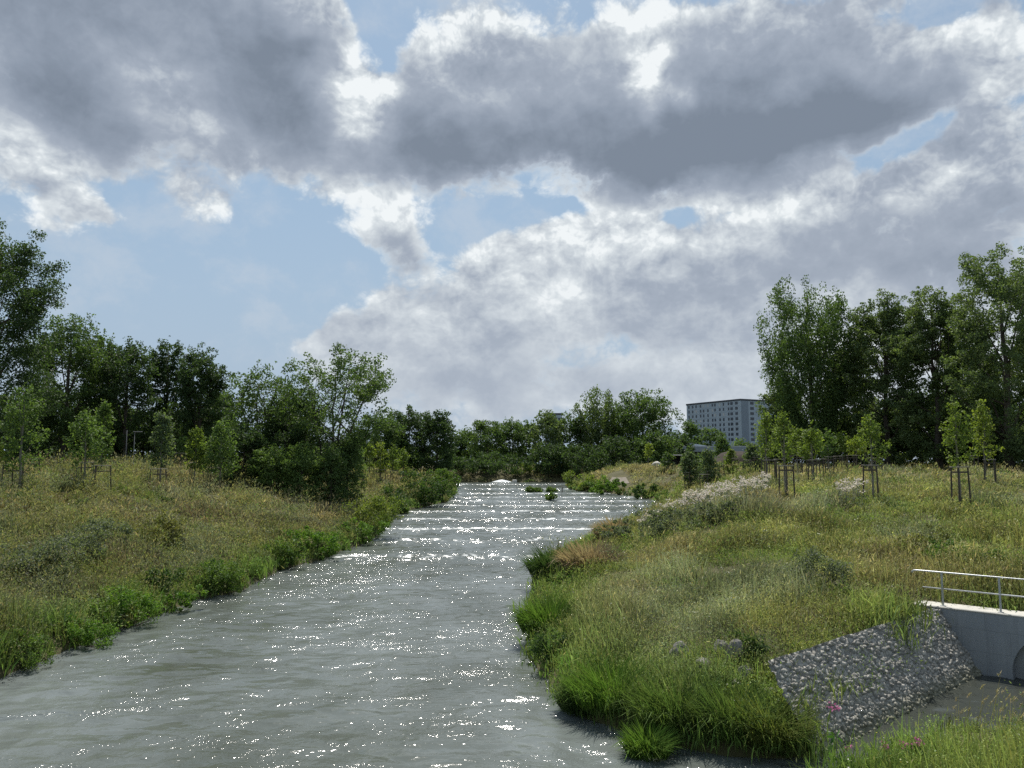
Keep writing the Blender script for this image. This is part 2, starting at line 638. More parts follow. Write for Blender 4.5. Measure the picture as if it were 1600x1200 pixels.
# water sheet with the sills built in and foam where the current tumbles over them
yy = np.concatenate([np.linspace(3, 46, 330), np.linspace(46.1, 166, 640), np.linspace(167, 200, 6)])
xx = np.linspace(-24, 34, 330)
X_, Y_ = np.meshgrid(xx, yy)
x_, y_ = X_.ravel(), Y_.ravel()
wob = (fbm(x_ / 2.2, y_ / 6, 31) - 0.5) * 2.2 + (vnoise(x_ / 0.5, y_ / 2, 32) - 0.5) * 0.5
z_ = zw(y_ + wob)
z_ = z_ + 0.10 * (fbm(x_ / 1.1, y_ / 0.55, 33, 3) - 0.5) + 0.05 * (vnoise(x_ / 0.5, y_ / 0.28, 36) - 0.5)
foam = np.zeros_like(x_)
for i, s in enumerate(SILL_Y):
    d = (y_ + wob) - s
    br = vnoise(x_ / 1.6, y_ * 0.0 + i * 7.7, 40)
    br = 0.62 + 0.38 * sstep(0.2, 0.62, br)
    thick = 0.45 if i > 1 else 1.3
    amt = 0.84 if i > 1 else 0.58
    foam = np.maximum(foam, amt * br * (0.55 * np.exp(-(np.where(d < 0, d / (1.5 * thick), d / (0.4 * thick))) ** 2) + 0.45 * np.exp(-((d + 0.15) / 0.3) ** 2)))
    z_ = z_ + 0.10 * np.exp(-((d + 0.9) / 0.5) ** 2) * br + 0.05 * np.sin(d * 4.2) * np.exp(-np.abs(d + 1.4) / 2.0)
# one smooth chute of white water just under the weir crest
cx_, cy_ = on_level(786, 752, 2.2)
chute = np.exp(-(((x_ - cx_) / 2.1) ** 2 + ((y_ - 158.0) / 1.4) ** 2))
z_ = z_ + 0.75 * chute
foam = np.maximum(foam, sstep(0.25, 0.6, chute))
# a shallow, ruffled patch by the left shore
ruf = np.exp(-(((x_ + 9.0) / 4.0) ** 2 + ((y_ - 44) / 6.0) ** 2)) + 0.5 * np.exp(-(((x_ + 3.0) / 4.0) ** 2 + ((y_ - 30) / 2.5) ** 2))
wi = np.arange(len(xx) * len(yy)).reshape(len(yy), len(xx))
wf = np.stack([wi[:-1, :-1], wi[:-1, 1:], wi[1:, 1:], wi[1:, :-1]], -1).reshape(-1, 4)

M_WATER, nt, out = new_mat('river_water')
p = N(nt, 'ShaderNodeBsdfPrincipled')
geo = N(nt, 'ShaderNodeNewGeometry')
at = N(nt, 'ShaderNodeAttribute', attribute_name='foam')


def wave(scale, stretch, detail):
    mp = N(nt, 'ShaderNodeMapping')
    mp.inputs['Scale'].default_value = stretch
    mp.inputs['Rotation'].default_value = (0, 0, 0.12)
    L(nt, geo.outputs['Position'], mp.inputs['Vector'])
    n = N(nt, 'ShaderNodeTexNoise')
    n.inputs['Scale'].default_value = scale
    n.inputs['Detail'].default_value = detail
    n.inputs['Roughness'].default_value = 0.6
    L(nt, mp.outputs[0], n.inputs['Vector'])
    return n.outputs['Fac']


def nm(op, a, b):
    n = N(nt, 'ShaderNodeMath', operation=op)
    for i, v in enumerate((a, b)):
        if isinstance(v, (int, float)):
            n.inputs[i].default_value = v
        else:
            L(nt, v, n.inputs[i])
    return n.outputs[0]


w1 = wave(0.9, (0.7, 1, 1), 2)
w2 = wave(3.0, (0.75, 1, 1), 3)
w3 = wave(12.0, (0.9, 1, 1), 3)
pk = N(nt, 'ShaderNodeMapRange', interpolation_type='SMOOTHSTEP')       # short steep wavelets that catch the sun
pk.inputs[1].default_value = 0.54
pk.inputs[2].default_value = 0.74
L(nt, wave(6.5, (0.8, 1, 1), 1), pk.inputs[0])
patch = N(nt, 'ShaderNodeMapRange', interpolation_type='SMOOTHSTEP')    # ruffled and smooth patches of current
patch.inputs[1].default_value = 0.36
patch.inputs[2].default_value = 0.66
patch.inputs[3].default_value = 0.20
patch.inputs[4].default_value = 1.15
L(nt, wave(0.42, (0.8, 1, 1), 3), patch.inputs[0])
atp = N(nt, 'ShaderNodeAttribute', attribute_name='pool')
N_RUF = N(nt, 'ShaderNodeAttribute', attribute_name='ruffle')
lively = nm('SUBTRACT', 1.0, nm('MULTIPLY', atp.outputs['Fac'], 0.88))
w0 = wave(0.32, (0.8, 1, 1), 2)
small = nm('ADD', nm('MULTIPLY', w2, 0.078), nm('ADD', nm('MULTIPLY', w3, 0.018), nm('MULTIPLY', pk.outputs[0], 0.014)))
hgt = nm('ADD', nm('MULTIPLY', w0, 0.30), nm('ADD', nm('MULTIPLY', w1, 0.22), nm('MULTIPLY', small, nm('ADD', patch.outputs[0], nm('MULTIPLY', N_RUF.outputs['Fac'], 1.0)))))
hgt = nm('MULTIPLY', hgt, lively)
bmp = N(nt, 'ShaderNodeBump')
bmp.inputs['Strength'].default_value = 1.0
bmp.inputs['Distance'].default_value = 1.0
L(nt, hgt, bmp.inputs['Height'])
L(nt, bmp.outputs[0], p.inputs['Normal'])
fn = wave(3.4, (0.6, 1.0, 1), 6)
fsum = nm('ADD', at.outputs['Fac'], nm('MULTIPLY', nm('SUBTRACT', fn, 0.5), 1.7))
fr = N(nt, 'ShaderNodeMapRange', interpolation_type='SMOOTHSTEP')
fr.inputs[1].default_value = 0.38
fr.inputs[2].default_value = 0.92
L(nt, fsum, fr.inputs[0])
mx = N(nt, 'ShaderNodeMix', data_type='RGBA')
mx.inputs[7].default_value = (0.62, 0.65, 0.66, 1)
murk = N(nt, 'ShaderNodeMix', data_type='RGBA')
murk.inputs[6].default_value = (0.070, 0.080, 0.066, 1)
murk.inputs[7].default_value = (0.138, 0.157, 0.152, 1)
big = wave(0.16, (1, 0.6, 1), 3)
bm = N(nt, 'ShaderNodeMapRange')
bm.inputs[1].default_value = 0.35
bm.inputs[2].default_value = 0.6
L(nt, big, bm.inputs[0])
L(nt, bm.outputs[0], murk.inputs[0])
still = N(nt, 'ShaderNodeMix', data_type='RGBA')
L(nt, atp.outputs['Fac'], still.inputs[0])
L(nt, murk.outputs[2], still.inputs[6])
still.inputs[7].default_value = (0.044, 0.049, 0.042, 1)
L(nt, still.outputs[2], mx.inputs[6])
L(nt, fr.outputs[0], mx.inputs[0])
L(nt, mx.outputs[2], p.inputs['Base Color'])
rg = N(nt, 'ShaderNodeMix')
rg.inputs[2].default_value = 0.125
rg.inputs[3].default_value = 0.7
L(nt, fr.outputs[0], rg.inputs[0])
L(nt, rg.outputs[0], p.inputs['Roughness'])
p.inputs['IOR'].default_value = 1.33
L(nt, p.outputs[0], out.inputs[0])
wo = mesh_obj('river_water', np.stack([x_, y_, z_], 1), wf, M_WATER, smooth=True)
pa = wo.data.attributes.new('pool', 'FLOAT', 'POINT')
pa.data.foreach_set('value', (sstep(5.2, 8.0, x_) * (y_ < 26)).astype(np.float32))
ra = wo.data.attributes.new('ruffle', 'FLOAT', 'POINT')
ra.data.foreach_set('value', ruf.astype(np.float32))
fa = wo.data.attributes.new('foam', 'FLOAT', 'POINT')
fa.data.foreach_set('value', foam.astype(np.float32))
tag(wo, kind='structure')

# ------------------------------------------------------------------ loose-quad vegetation
def unit(v):
    return v / (np.linalg.norm(v, axis=-1, keepdims=True) + 1e-9)


def blades(base, L_, az, lean, w, droop=0.5):
    """one bent quad per blade: base, side, tip, side"""
    n = len(base)
    d = np.stack([np.cos(az), np.sin(az), np.zeros(n)], 1)
    up = np.array([0, 0, 1.0])
    s = np.stack([-np.sin(az + 0.9), np.cos(az + 0.9), np.zeros(n)], 1)
    m = base + (L_ * 0.55)[:, None] * (up * np.cos(lean * 0.6)[:, None] + d * np.sin(lean * 0.6)[:, None])
    a2 = lean * (1 + droop)
    tip = m + (L_ * 0.5)[:, None] * (up * np.cos(a2)[:, None] + d * np.sin(a2)[:, None])
    sw = s * w[:, None] * 0.5
    return np.stack([base, m - sw, tip, m + sw], 1), tip


def leaves(c, ln, wd, up_bias=0.4, r=rng, dirs=None):
    n = len(c)
    a = unit(r.normal(size=(n, 3))) if dirs is None else unit(dirs + 0.5 * r.normal(size=(n, 3)))
    nrm = unit(r.normal(size=(n, 3)) + np.array([0, 0, up_bias * 2]))
    b = unit(np.cross(nrm, a))
    a = np.asarray(a)
    ln, wd = np.broadcast_to(ln, (n,)), np.broadcast_to(wd, (n,))
    la, wb_ = a * (ln * 0.5)[:, None], b * (wd * 0.5)[:, None]
    off = a * (ln * 0.08)[:, None]
    return np.stack([c - la, c - wb_ - off, c + la, c + wb_ - off], 1)


def jitter(c, n, amt, r=rng):
    c = np.broadcast_to(np.asarray(c, float), (n, 3))
    k = 1 + r.normal(size=(n, 1)) * amt
    return np.clip(c * k * (1 + r.normal(size=(n, 3)) * amt * 0.25), 0.004, 0.9)


def px_ground(px, py, guess=40.0):
    """where the ray through a pixel meets the ground"""
    d = ray(px, py)
    t = np.geomspace(8, 400, 1500)
    X, Y, Z = d[0] * t, d[1] * t, EYE + d[2] * t
    g = terrain(X, Y)[0]
    hit = np.where(Z <= g + 0.02)[0]
    i = hit[0] if len(hit) else len(t) - 1
    return X[i], Y[i]


# --- meadow colours (own colours of the plants, in drifts)
DRY = np.array([0.285, 0.248, 0.150])
OLIVE = np.array([0.235, 0.240, 0.096])
GREEN = np.array([0.160, 0.208, 0.062])
LUSH = np.array([0.125, 0.212, 0.052])
GREY = np.array([0.190, 0.212, 0.150])
RUST = np.array([0.230, 0.180, 0.105])
STRAW = np.array([0.36, 0.29, 0.17])


def meadow(name, n_clump, az0, az1, d0, d1, side, seed):
    r = np.random.default_rng(seed)
    d = np.exp(r.uniform(math.log(d0), math.log(d1), n_clump))
    a = r.uniform(math.radians(az0), math.radians(az1), n_clump)
    x, y = d * np.sin(a), d * np.cos(a)
    h, dm, wet = terrain(x, y)
    # not on the paved slope or the wall
    s_ = (x - 6.4) * 0.733 + (y - 17.1) * 0.68
    t_ = -(x - 6.4) * 0.68 + (y - 17.1) * 0.733
    paved = (s_ > 0.15) & (s_ < 9.8) & (t_ < np.where(s_ > 7.6, 1.12, 0.86) + 0.5 * (fbm(s_ * 1.7, t_ * 0, 88) - 0.5)) & (t_ > -3)
    q = (np.stack([x, y], 1) - WALL_A) @ WALL_N
    onwall = (q > -0.95) & (q < 0.6) & (s_ > 9)
    gpx, gpy = px_ground(966, 750)
    spitgap = (np.hypot(x - gpx, (y - gpy) / 5) < 1.7)
    ok = ~wet & ~paved & ~onwall & ~spitgap & (dm > 0.02)
    x, y, h, dm, d = x[ok], y[ok], h[ok], dm[ok], d[ok]
    n = len(x)
    n1, n2, n3 = fbm(x / 7, y / 7, seed + 1), fbm(x / 2.6, y / 2.6, seed + 2), fbm(x / 1.2, y / 1.2, seed + 3)
    n4 = fbm(x / 4.2, y / 4.2, seed + 5)
    lush = np.clip(1 - dm / (2.4 if side < 0 else 3.0), 0, 1)
    if side < 0:
        dry = sstep(0.46, 0.68, n1 + 0.25 * sstep(45, 75, y)) * (1 - lush)
        grey = sstep(0.56, 0.68, n4) * (1 - lush)
        olive = sstep(0.42, 0.58, n2) * (1 - lush * 0.7)
    elif side > 0:
        dry = sstep(0.60, 0.78, n1 + 0.26 * sstep(50, 80, y)) * (1 - lush)
        grey = sstep(0.60, 0.70, n4) * (1 - lush)
        olive = sstep(0.40, 0.60, n2) * 0.9
    else:
        dry, grey, olive = 0 * n1, sstep(0.6, 0.7, n4) * 0.4, 0.35 * sstep(0.45, 0.6, n2)
    rust = sstep(0.64, 0.72, fbm(x / 3.3, y / 3.3, seed + 9)) * (1 - lush) * 0.8
    C = GREEN + (OLIVE - GREEN) * olive[:, None]
    C = C + (DRY - C) * (0.7 * dry)[:, None]
    C = C + (GREY - C) * (0.75 * grey)[:, None]
    C = C + (RUST - C) * (0.5 * rust)[:, None]
    C = C + (LUSH - C) * (lush * (0.6 + 0.4 * n3))[:, None]
    drift = fbm(x / 1.9, y / 1.9, seed + 21)
    C = C * (0.66 + 0.68 * sstep(0.25, 0.75, drift))[:, None] * (0.90 if side < 0 else 1.12)
    if side < 0:
        C = C + (np.array([0.15, 0.115, 0.065]) - C) * (0.55 * sstep(0.55, 0.68, fbm(x / 2.4, y / 2.4, seed + 41)) * (1 - lush))[:, None]
    H = 0.28 + 0.75 * sstep(0.3, 0.75, n2) * (0.55 + 0.9 * n3) + 0.25 * lush * n3 + 0.25 * grey
    H = H * np.where(side > 0, 0.80 - 0.22 * sstep(34, 50, y), 0.86 - 0.26 * sstep(38, 50, y)) * (0.72 + 0.28 * sstep(0.2, 1.8, dm))
    trod = 1 - 0.6 * np.exp(-((dm - 3.0) / 1.2) ** 2) * ((side > 0) & (y < 24))
    H = H * trod * (0.65 + 0.7 * sstep(0.3, 0.7, fbm(x / 1.5, y / 1.5, seed + 31)))
    nb = 8
    k = np.repeat(np.arange(n), nb)
    m = len(k)
    dd = d[k]
    spread = 0.10 + 0.16 * H[k] + 0.0022 * dd
    base = np.stack([x[k] + r.normal(size=m) * spread, y[k] + r.normal(size=m) * spread, h[k] - 0.05], 1)
    Lb = H[k] * r.uniform(0.55, 1.15, m)
    w = np.clip(0.00095 * dd, 0.010, 0.13) * r.uniform(0.7, 1.5, m) * (1 + 0.8 * lush[k])
    az = r.uniform(0, 2 * PI, m)
    lean = np.abs(r.normal(0.22, 0.22, m)) + 0.1 * lush[k]
    Q, tip = blades(base, Lb, az, lean, w, r.uniform(0.2, 1.6, m))
    Cb = jitter(C[k] * (0.82 + 0.4 * n3[k])[:, None], m, 0.2, r)
    # leafy forbs: small leaves up the stems
    kf = np.repeat(np.arange(n), 9)
    mf = len(kf)
    df = d[kf]
    cz = H[kf] * (0.2 + 0.8 * r.random(mf) ** 0.6)
    cen = np.stack([x[kf] + r.normal(size=mf) * (0.11 + 0.0015 * df), y[kf] + r.normal(size=mf) * (0.11 + 0.0015 * df), h[kf] + cz], 1)
    sz = np.clip(0.0013 * df, 0.022, 0.16) * r.uniform(0.6, 1.3, mf)
    Ql = leaves(cen, sz * 1.9, sz * 0.8, 0.8, r)
    Cl = jitter(C[kf] * (0.85 + 0.35 * n3[kf])[:, None], mf, 0.22, r)
    # seed heads on the dry grasses
    sel = np.where(r.random(m) < 0.20 * (0.15 + dry[k] + 0.5 * olive[k] * (1 - lush[k])))[0]
    tp = tip[sel]
    s2 = np.clip(0.0017 * dd[sel], 0.02, 0.16)
    up = np.tile(np.array([[0.2, 0, 1.0]]), (len(sel), 1))
    Qh = leaves(tp, s2 * r.uniform(2.5, 5, len(sel)), s2 * 0.75, 0.1, r, dirs=up * 1.2)
    Ch = jitter(0.5 * STRAW + 0.5 * C[k[sel]] * 1.5, len(sel), 0.16, r)
    # sparse white and yellow blooms
    fl = np.where(r.random(n) < (0.016 if side >= 0 else 0.009))[0]
    nf = len(fl)
    cw = np.stack([x[fl], y[fl], h[fl] + H[fl] * 1.05], 1)
    cw = np.repeat(cw, 3, 0) + r.normal(size=(nf * 3, 3)) * 0.05
    sf = np.repeat(np.clip(0.0014 * d[fl], 0.03, 0.14), 3)
    Qw = leaves(cw, sf * 1.3, sf, 2.0, r)
    Cw = np.where((r.random(nf * 3) < 0.75)[:, None], np.array([[0.62, 0.62, 0.52]]), np.array([[0.5, 0.42, 0.06]]))
    # bushy mounds of fine herbs among the grass
    km = np.where(r.random(n) < (0.12 if side < 0 else 0.05 if side > 0 else 0.02))[0]
    km = km[dm[km] > 0.35]
    nm_ = len(km)
    Rm = (0.30 + 1.0 * r.random(nm_) ** 2) * (1.35 if side < 0 else 0.95)
    Hm = Rm * r.uniform(0.8, 1.25, nm_) + 0.15
    pal = np.array([OLIVE * 1.08, GREEN, GREY, DRY * 0.95, GREEN * 0.62, OLIVE * 0.75, LUSH])
    w_ = np.array([.30, .16, .2, .14, .08, .08, .04]) if side < 0 else np.array([.32, .28, .1, .06, .12, .06, .06])
    pick = r.choice(7, nm_, p=w_ / w_.sum())
    nl_ = 150
    kk = np.repeat(np.arange(nm_), nl_)
    ml = len(kk)
    di = unit(r.normal(size=(ml, 3)))
    di[:, 2] = np.abs(di[:, 2])
    f_ = (0.45 + 0.6 * r.random(ml) ** 0.6) * (0.8 + 0.4 * vnoise(di[:, 0] * 2.2 + km[kk], di[:, 1] * 2.2 + di[:, 2] * 2, seed))
    cen = np.stack([x[km][kk], y[km][kk], h[km][kk]], 1) + di * (f_ * Rm[kk])[:, None] * np.stack([np.ones(ml), np.ones(ml), Hm[kk] / Rm[kk]], 1)
    sz = np.clip(0.0014 * d[km][kk], 0.024, 0.16) * r.uniform(0.6, 1.3, ml)
    Qm = leaves(cen, sz * 2.3, sz * 0.75, 0.5, r, dirs=di * 0.8 + np.array([0, 0, 0.4]))
    Cm = jitter((0.35 * C[km] + 0.65 * pal[pick])[kk], ml, 0.18, r)
    o = quad_obj(name, np.concatenate([Q, Ql, Qh, Qw, Qm]), np.concatenate([Cb, Cl, Ch, Cw, Cm]), M_GRASS)
    return o


tag(meadow('meadow_grass', 32000, -39, -2, 16, 175, -1, 101), kind='stuff',
    label='tall olive and straw coloured meadow grass covering the left bank', cat='grass')
tag(meadow('meadow_grass', 38000, 1, 39, 17, 190, 1, 202), kind='stuff',
    label='green and rusty meadow grass covering the right bank', cat='grass')
tag(meadow('bank_grass', 4200, 6, 39, 10.5, 21, 0, 303), kind='stuff',
    label='lush green grass on the near bank below the viewpoint', cat='grass')


# ------------------------------------------------------------------ lush herbs crowding the waterline
def waterside(name, poly, seed, label, step=0.34, hmax=0.75, inland=1.5):
    r = np.random.default_rng(seed)
    P = np.array(poly, float)
    Qs, Cs = [], []
    for a, b in zip(P[:-1], P[1:]):
        ln = np.hypot(*(b - a))
        dmid = max(14.0, np.hypot(*((a + b) / 2)))
        n = int(ln / (step * max(1.0, dmid / 45.0))) + 1
        for _ in range(n):
            q = a + (b - a) * r.random()
            nrm = np.array([b[1] - a[1], -(b[0] - a[0])]) / (ln + 1e-6)
            off = -0.12 + inland * r.random() ** 1.4
            c = q + nrm * off
            if in_river(*[np.array([v]) for v in c])[0]:
                c = q - nrm * off
            if in_river(*[np.array([v]) for v in c])[0] and off > 0.1:
                continue
            d = math.hypot(*c)
            z = max(ground_z(*c), float(zw(c[1])))
            H = hmax * (0.35 + 0.75 * r.random()) * (0.7 + 0.6 * vnoise(np.array([c[0] / 2.5]), np.array([c[1] / 2.5]), seed)[0])
            R = H * r.uniform(0.45, 0.8)
            tone = np.array([LUSH, LUSH * 0.75, GREEN, OLIVE * 0.95, LUSH * 1.15, GREEN * 0.6])[r.choice(6, p=[.26, .2, .2, .14, .1, .1])]
            nb = 26
            th = r.uniform(0, 2 * PI, nb)
            rad = R * 0.6 * np.sqrt(r.random(nb))
            base = np.stack([c[0] + rad * np.cos(th), c[1] + rad * np.sin(th), np.full(nb, z - 0.05)], 1)
            w = np.clip(0.0012 * d, 0.016, 0.1) * r.uniform(0.7, 1.4, nb)
            Q1, _ = blades(base, H * r.uniform(0.5, 1.25, nb), th + r.normal(size=nb) * 0.7, np.abs(r.normal(0.3, 0.25, nb)), w, r.uniform(0.3, 1.8, nb))
            nl_ = 60
            di = unit(r.normal(size=(nl_, 3)))
            f_ = 0.35 + 0.7 * r.random(nl_) ** 0.6
            cen = np.array([c[0], c[1], z + 0.42 * H]) + di * f_[:, None] * np.array([R, R, H * 0.55])
            sz = np.clip(0.0015 * d, 0.024, 0.14) * r.uniform(0.6, 1.35, nl_)
            Q2 = leaves(cen, sz * 2.0, sz * 0.85, 0.6, r)
            Qs += [Q1, Q2]
            Cs += [jitter(tone, nb, 0.18, r), jitter(tone * r.uniform(0.85, 1.15), nl_, 0.2, r)]
    return tag(quad_obj(name, np.concatenate(Qs), np.concatenate(Cs), M_GRASS), label, 'plants', kind='stuff')


waterside('waterside_plants', LEFT[1:], 401, 'lush green plants overhanging the water all along the left bank')
waterside('waterside_plants', RIGHT[2:] + TIP[1:], 402, 'lush green plants overhanging the water along the right bank', inland=1.3, hmax=0.7)
waterside('waterside_plants', NEAR[1:-2], 403, 'plants along the near edge of the side pool', hmax=0.55, inland=0.9)

# ------------------------------------------------------------------ shrubs and clumps at the water's edge
def foliage_quads(lobes, n, leaf, cols, r, clump=0.3, shell=0.45, up=0.4, amt=0.2, nclump=None, ln=1.5, dirs=None):
    """leaves in clumps through a set of ellipsoids (cx,cy,cz,rx,ry,rz)"""
    lobes = np.asarray(lobes, float)
    vol = (lobes[:, 3] * lobes[:, 4] * lobes[:, 5]) ** 0.72
    nc = nclump or max(12, n // 55)
    li = r.choice(len(lobes), nc, p=vol / vol.sum())
    dr = unit(r.normal(size=(nc, 3)))
    fr = shell + (1.03 - shell) * r.random(nc) ** 0.6
    cc = lobes[li, :3] + dr * fr[:, None] * lobes[li, 3:]
    cr_ = clump * r.uniform(0.6, 1.35, nc)
    ci = r.integers(0, nc, n)
    g = r.normal(size=(n, 3))
    g = g / np.maximum(1, np.linalg.norm(g, axis=1, keepdims=True) / 1.6)
    p_ = cc[ci] + g * (cr_[ci] * 0.62)[:, None] * np.array([1, 1, 0.8])
    sz = leaf * r.uniform(0.65, 1.35, n)
    dd = None if dirs is None else np.tile(np.array([dirs], float), (n, 1))
    Q = leaves(p_, sz * ln, sz, up, r, dirs=dd)
    cols = np.asarray(cols, float)
    ct = r.random(nc) ** 1.2
    base = cols[0] + (cols[1] - cols[0]) * ct[ci][:, None]
    C = np.clip(base * (1 + r.normal(size=(n, 1)) * amt), 0.004, 0.8)
    return Q, C, cc, cr_


def shrub(x, y, w, hgt, cols, label, cat='shrub', name='shrub', group=None, leaf=None, n=None, seed=0, z=None, spiky=False, stems=5, sink=0.1):
    r = np.random.default_rng(900 + seed)
    d = math.hypot(x, y)
    z0 = (ground_z(x, y) if z is None else z) - sink
    root = tag(empty(name, (x, y, z0)), label, cat, group)
    leaf = leaf or max(0.035, 0.0015 * d)
    n = n or int(np.clip(3.4 * (w * hgt) / leaf ** 2, 300, 12000))
    if spiky:
        nb = n
        rad = np.sqrt(r.random(nb)) * w / 2 * 0.8
        th = r.uniform(0, 2 * PI, nb)
        base = np.stack([rad * np.cos(th), rad * np.sin(th), np.zeros(nb)], 1)
        Lb = hgt * r.uniform(0.6, 1.15, nb) * (1 - 0.35 * rad / (w / 2))
        Q, tip = blades(base, Lb, th + r.normal(size=nb) * 0.6, 0.15 + 0.55 * rad / (w / 2) + np.abs(r.normal(size=nb)) * 0.15,
                        leaf * r.uniform(0.5, 1.0, nb), r.uniform(0.3, 1.6, nb))
        C = jitter(cols[0] + (np.array(cols[1]) - cols[0]) * r.random((nb, 1)), nb, 0.15, r)
        o = quad_obj('foliage', Q, C, M_GRASS, root)
        return root
    lob = [(0, 0, hgt * 0.42, w * 0.40, w * 0.34, hgt * 0.42)]
    for i in range(6):
        th = r.uniform(0, 2 * PI)
        q = r.uniform(0.2, 0.42) * w
        rr_ = r.uniform(0.16, 0.3)
        lob.append((q * math.cos(th), q * math.sin(th) * 0.8, hgt * r.uniform(0.25, 0.82), w * rr_, w * rr_, hgt * rr_ * 1.1))
    Q, C, cc, _ = foliage_quads(lob, n, leaf, cols, r, clump=max(leaf * 2.2, 0.14 * min(w, hgt)), shell=0.35, up=0.5)
    low = Q[:, :, 2].min(1) > -0.05
    quad_obj('foliage', Q[low], C[low], M_LEAF, root)
    mb = MB()
    for i in range(stems):
        c = cc[r.integers(0, len(cc))]
        mb.tube([(c[0] * 0.15, c[1] * 0.15, 0), (c[0] * 0.5, c[1] * 0.5, c[2] * 0.5), tuple(c)], [0.03 + 0.004 * hgt, 0.02, 0.008], 4)
    mb.build('stems', M_BARK, root)
    return root


G_LUSH = ((0.070, 0.145, 0.024), (0.125, 0.205, 0.038))
G_MID = ((0.070, 0.125, 0.032), (0.115, 0.170, 0.045))
G_DARK = ((0.036, 0.072, 0.024), (0.066, 0.110, 0.032))
G_YEL = ((0.115, 0.165, 0.036), (0.180, 0.210, 0.055))
G_GREY = ((0.095, 0.120, 0.080), (0.150, 0.175, 0.118))
G_OLIVE = ((0.10, 0.115, 0.04), (0.15, 0.15, 0.055))


def on_shore(px, py):
    x, y = shore(px, py)
    return x, y


SHRUBS = [
    # px, py(base), width px, height px, colours, label, spiky
    (663, 790, 66, 60, G_DARK, 'dense dark green bush leaning over the left waterline beside the rapids', 0),
    (694, 772, 44, 42, G_MID, 'lighter rounded bush at the last bend of the left shore', 0),
    (608, 806, 54, 52, G_DARK, 'dark low bush on the left shore just downstream of the densest bush', 0),
    (580, 834, 62, 62, G_YEL, 'yellow green bush above the left shore where the rapids end', 0),
    (556, 850, 70, 40, G_LUSH, 'bright green weeds overhanging the left shore below the yellow green bush', 0),
    (492, 866, 72, 42, G_LUSH, 'dark leaved green clump on the left shore by the lowest sill', 0),
    (438, 884, 60, 44, G_MID, 'mid green clump at the left waterline beside glittering shallows', 0),
    (330, 930, 88, 62, G_MID, 'broad bushy clump casting deep shade on the left waterline', 0),
    (262, 965, 66, 36, G_LUSH, 'low vivid green mound of waterside leaves jutting from the left shore', 0),
    (190, 985, 90, 62, G_LUSH, 'large grassy green clump on the left shore behind the vivid mound', 0),
    (110, 1015, 90, 56, G_LUSH, 'leafy green clump with trailing blades on the near left shore', 0),
    (20, 1052, 90, 70, G_MID, 'grassy clump at the left edge where the shore leaves the picture', 0),
    (245, 928, 46, 46, G_DARK, 'small dark shrub just above the vivid waterside mound', 0),
    (50, 905, 110, 70, G_GREY, 'wide grey green shrub low on the left slope', 0),
    (140, 862, 90, 60, G_GREY, 'round silvery shrub in the middle of the left slope', 0),
    (245, 858, 60, 60, G_OLIVE, 'pale upright yellowish weed standing on the left slope', 0),
    (90, 890, 100, 60, G_GREY, 'grey shrub dotted with pale flowers on the left slope', 0),
    (35, 795, 46, 34, G_DARK, 'dark tuft growing at the foot of the leftmost tree stakes', 0),
    (250, 790, 40, 20, G_DARK, 'dark low bush in the grass below the isolated tree stakes', 0),
    (905, 772, 44, 38, G_YEL, 'feathery yellow green willow bush on the tip of the gravel spit', 0),
    (955, 780, 46, 30, G_LUSH, 'green bush in the middle of the far right shore below the gravel patch', 0),
    (1005, 785, 50, 26, G_DARK, 'dark green bush ending the far right shore', 0),
    (930, 775, 36, 24, G_MID, 'low green bush between the willow bush and the gravel patch', 0),
    (1280, 925, 76, 74, G_GREY, 'tall blue grey shrub standing in the right meadow', 0),
    (870, 905, 74, 66, G_DARK, 'dark green reed clump on the right shore beside the foot of the rapids', 1),
    (858, 990, 80, 70, G_LUSH, 'bright reed clump overhanging the right shore', 1),
    (862, 1035, 60, 56, G_DARK, 'shaded clump at the right waterline with bare twigs', 0),
    (960, 1105, 120, 86, G_LUSH, 'thick grass tussock on the point of the right bank', 1),
    (1060, 1135, 120, 90, G_MID, 'arching grass tussock at the corner of the right bank', 1),
    (1150, 1150, 110, 90, G_MID, 'grass tussock in front of the boulders on the right bank', 1),
    (1210, 1165, 100, 96, G_YEL, 'yellow green tussock beside the paved stone slope', 1),
    (915, 1110, 70, 60, G_DARK, 'dark grass tussock hanging into the river at the point', 1),
    (1178, 1045, 46, 56, G_DARK, 'dark bush between the boulders and the paved slope', 0),
    (1185, 1085, 36, 40, G_YEL, 'small bright weed at the edge of the paved slope', 0),
    (1540, 905, 100, 60, G_MID, 'leafy green growth behind the steel railing', 0),
    (1455, 880, 70, 60, G_OLIVE, 'olive shrub behind the free end of the railing', 0),
    (925, 893, 84, 60, ((0.25, 0.195, 0.125), (0.33, 0.265, 0.175)), 'pinkish straw coloured grass clump on the crest of the right bank by the dark reeds', 1),
    (965, 842, 60, 40, ((0.24, 0.19, 0.12), (0.31, 0.25, 0.16)), 'small pinkish dry grass clump farther up the right bank crest', 1),
    (965, 1012, 66, 36, ((0.34, 0.31, 0.23), (0.44, 0.40, 0.30)), 'bleached pale grass clump above the point of the right bank', 1),
    (1080, 830, 110, 44, G_GREY, 'grey green thistle bed below the white flower heads', 0),
    (1000, 845, 100, 36, G_GREY, 'grey thistles along the crest of the right bank', 0),
    (1135, 815, 70, 40, G_GREY, 'grey thistles under the right end of the white flower heads', 0),
]
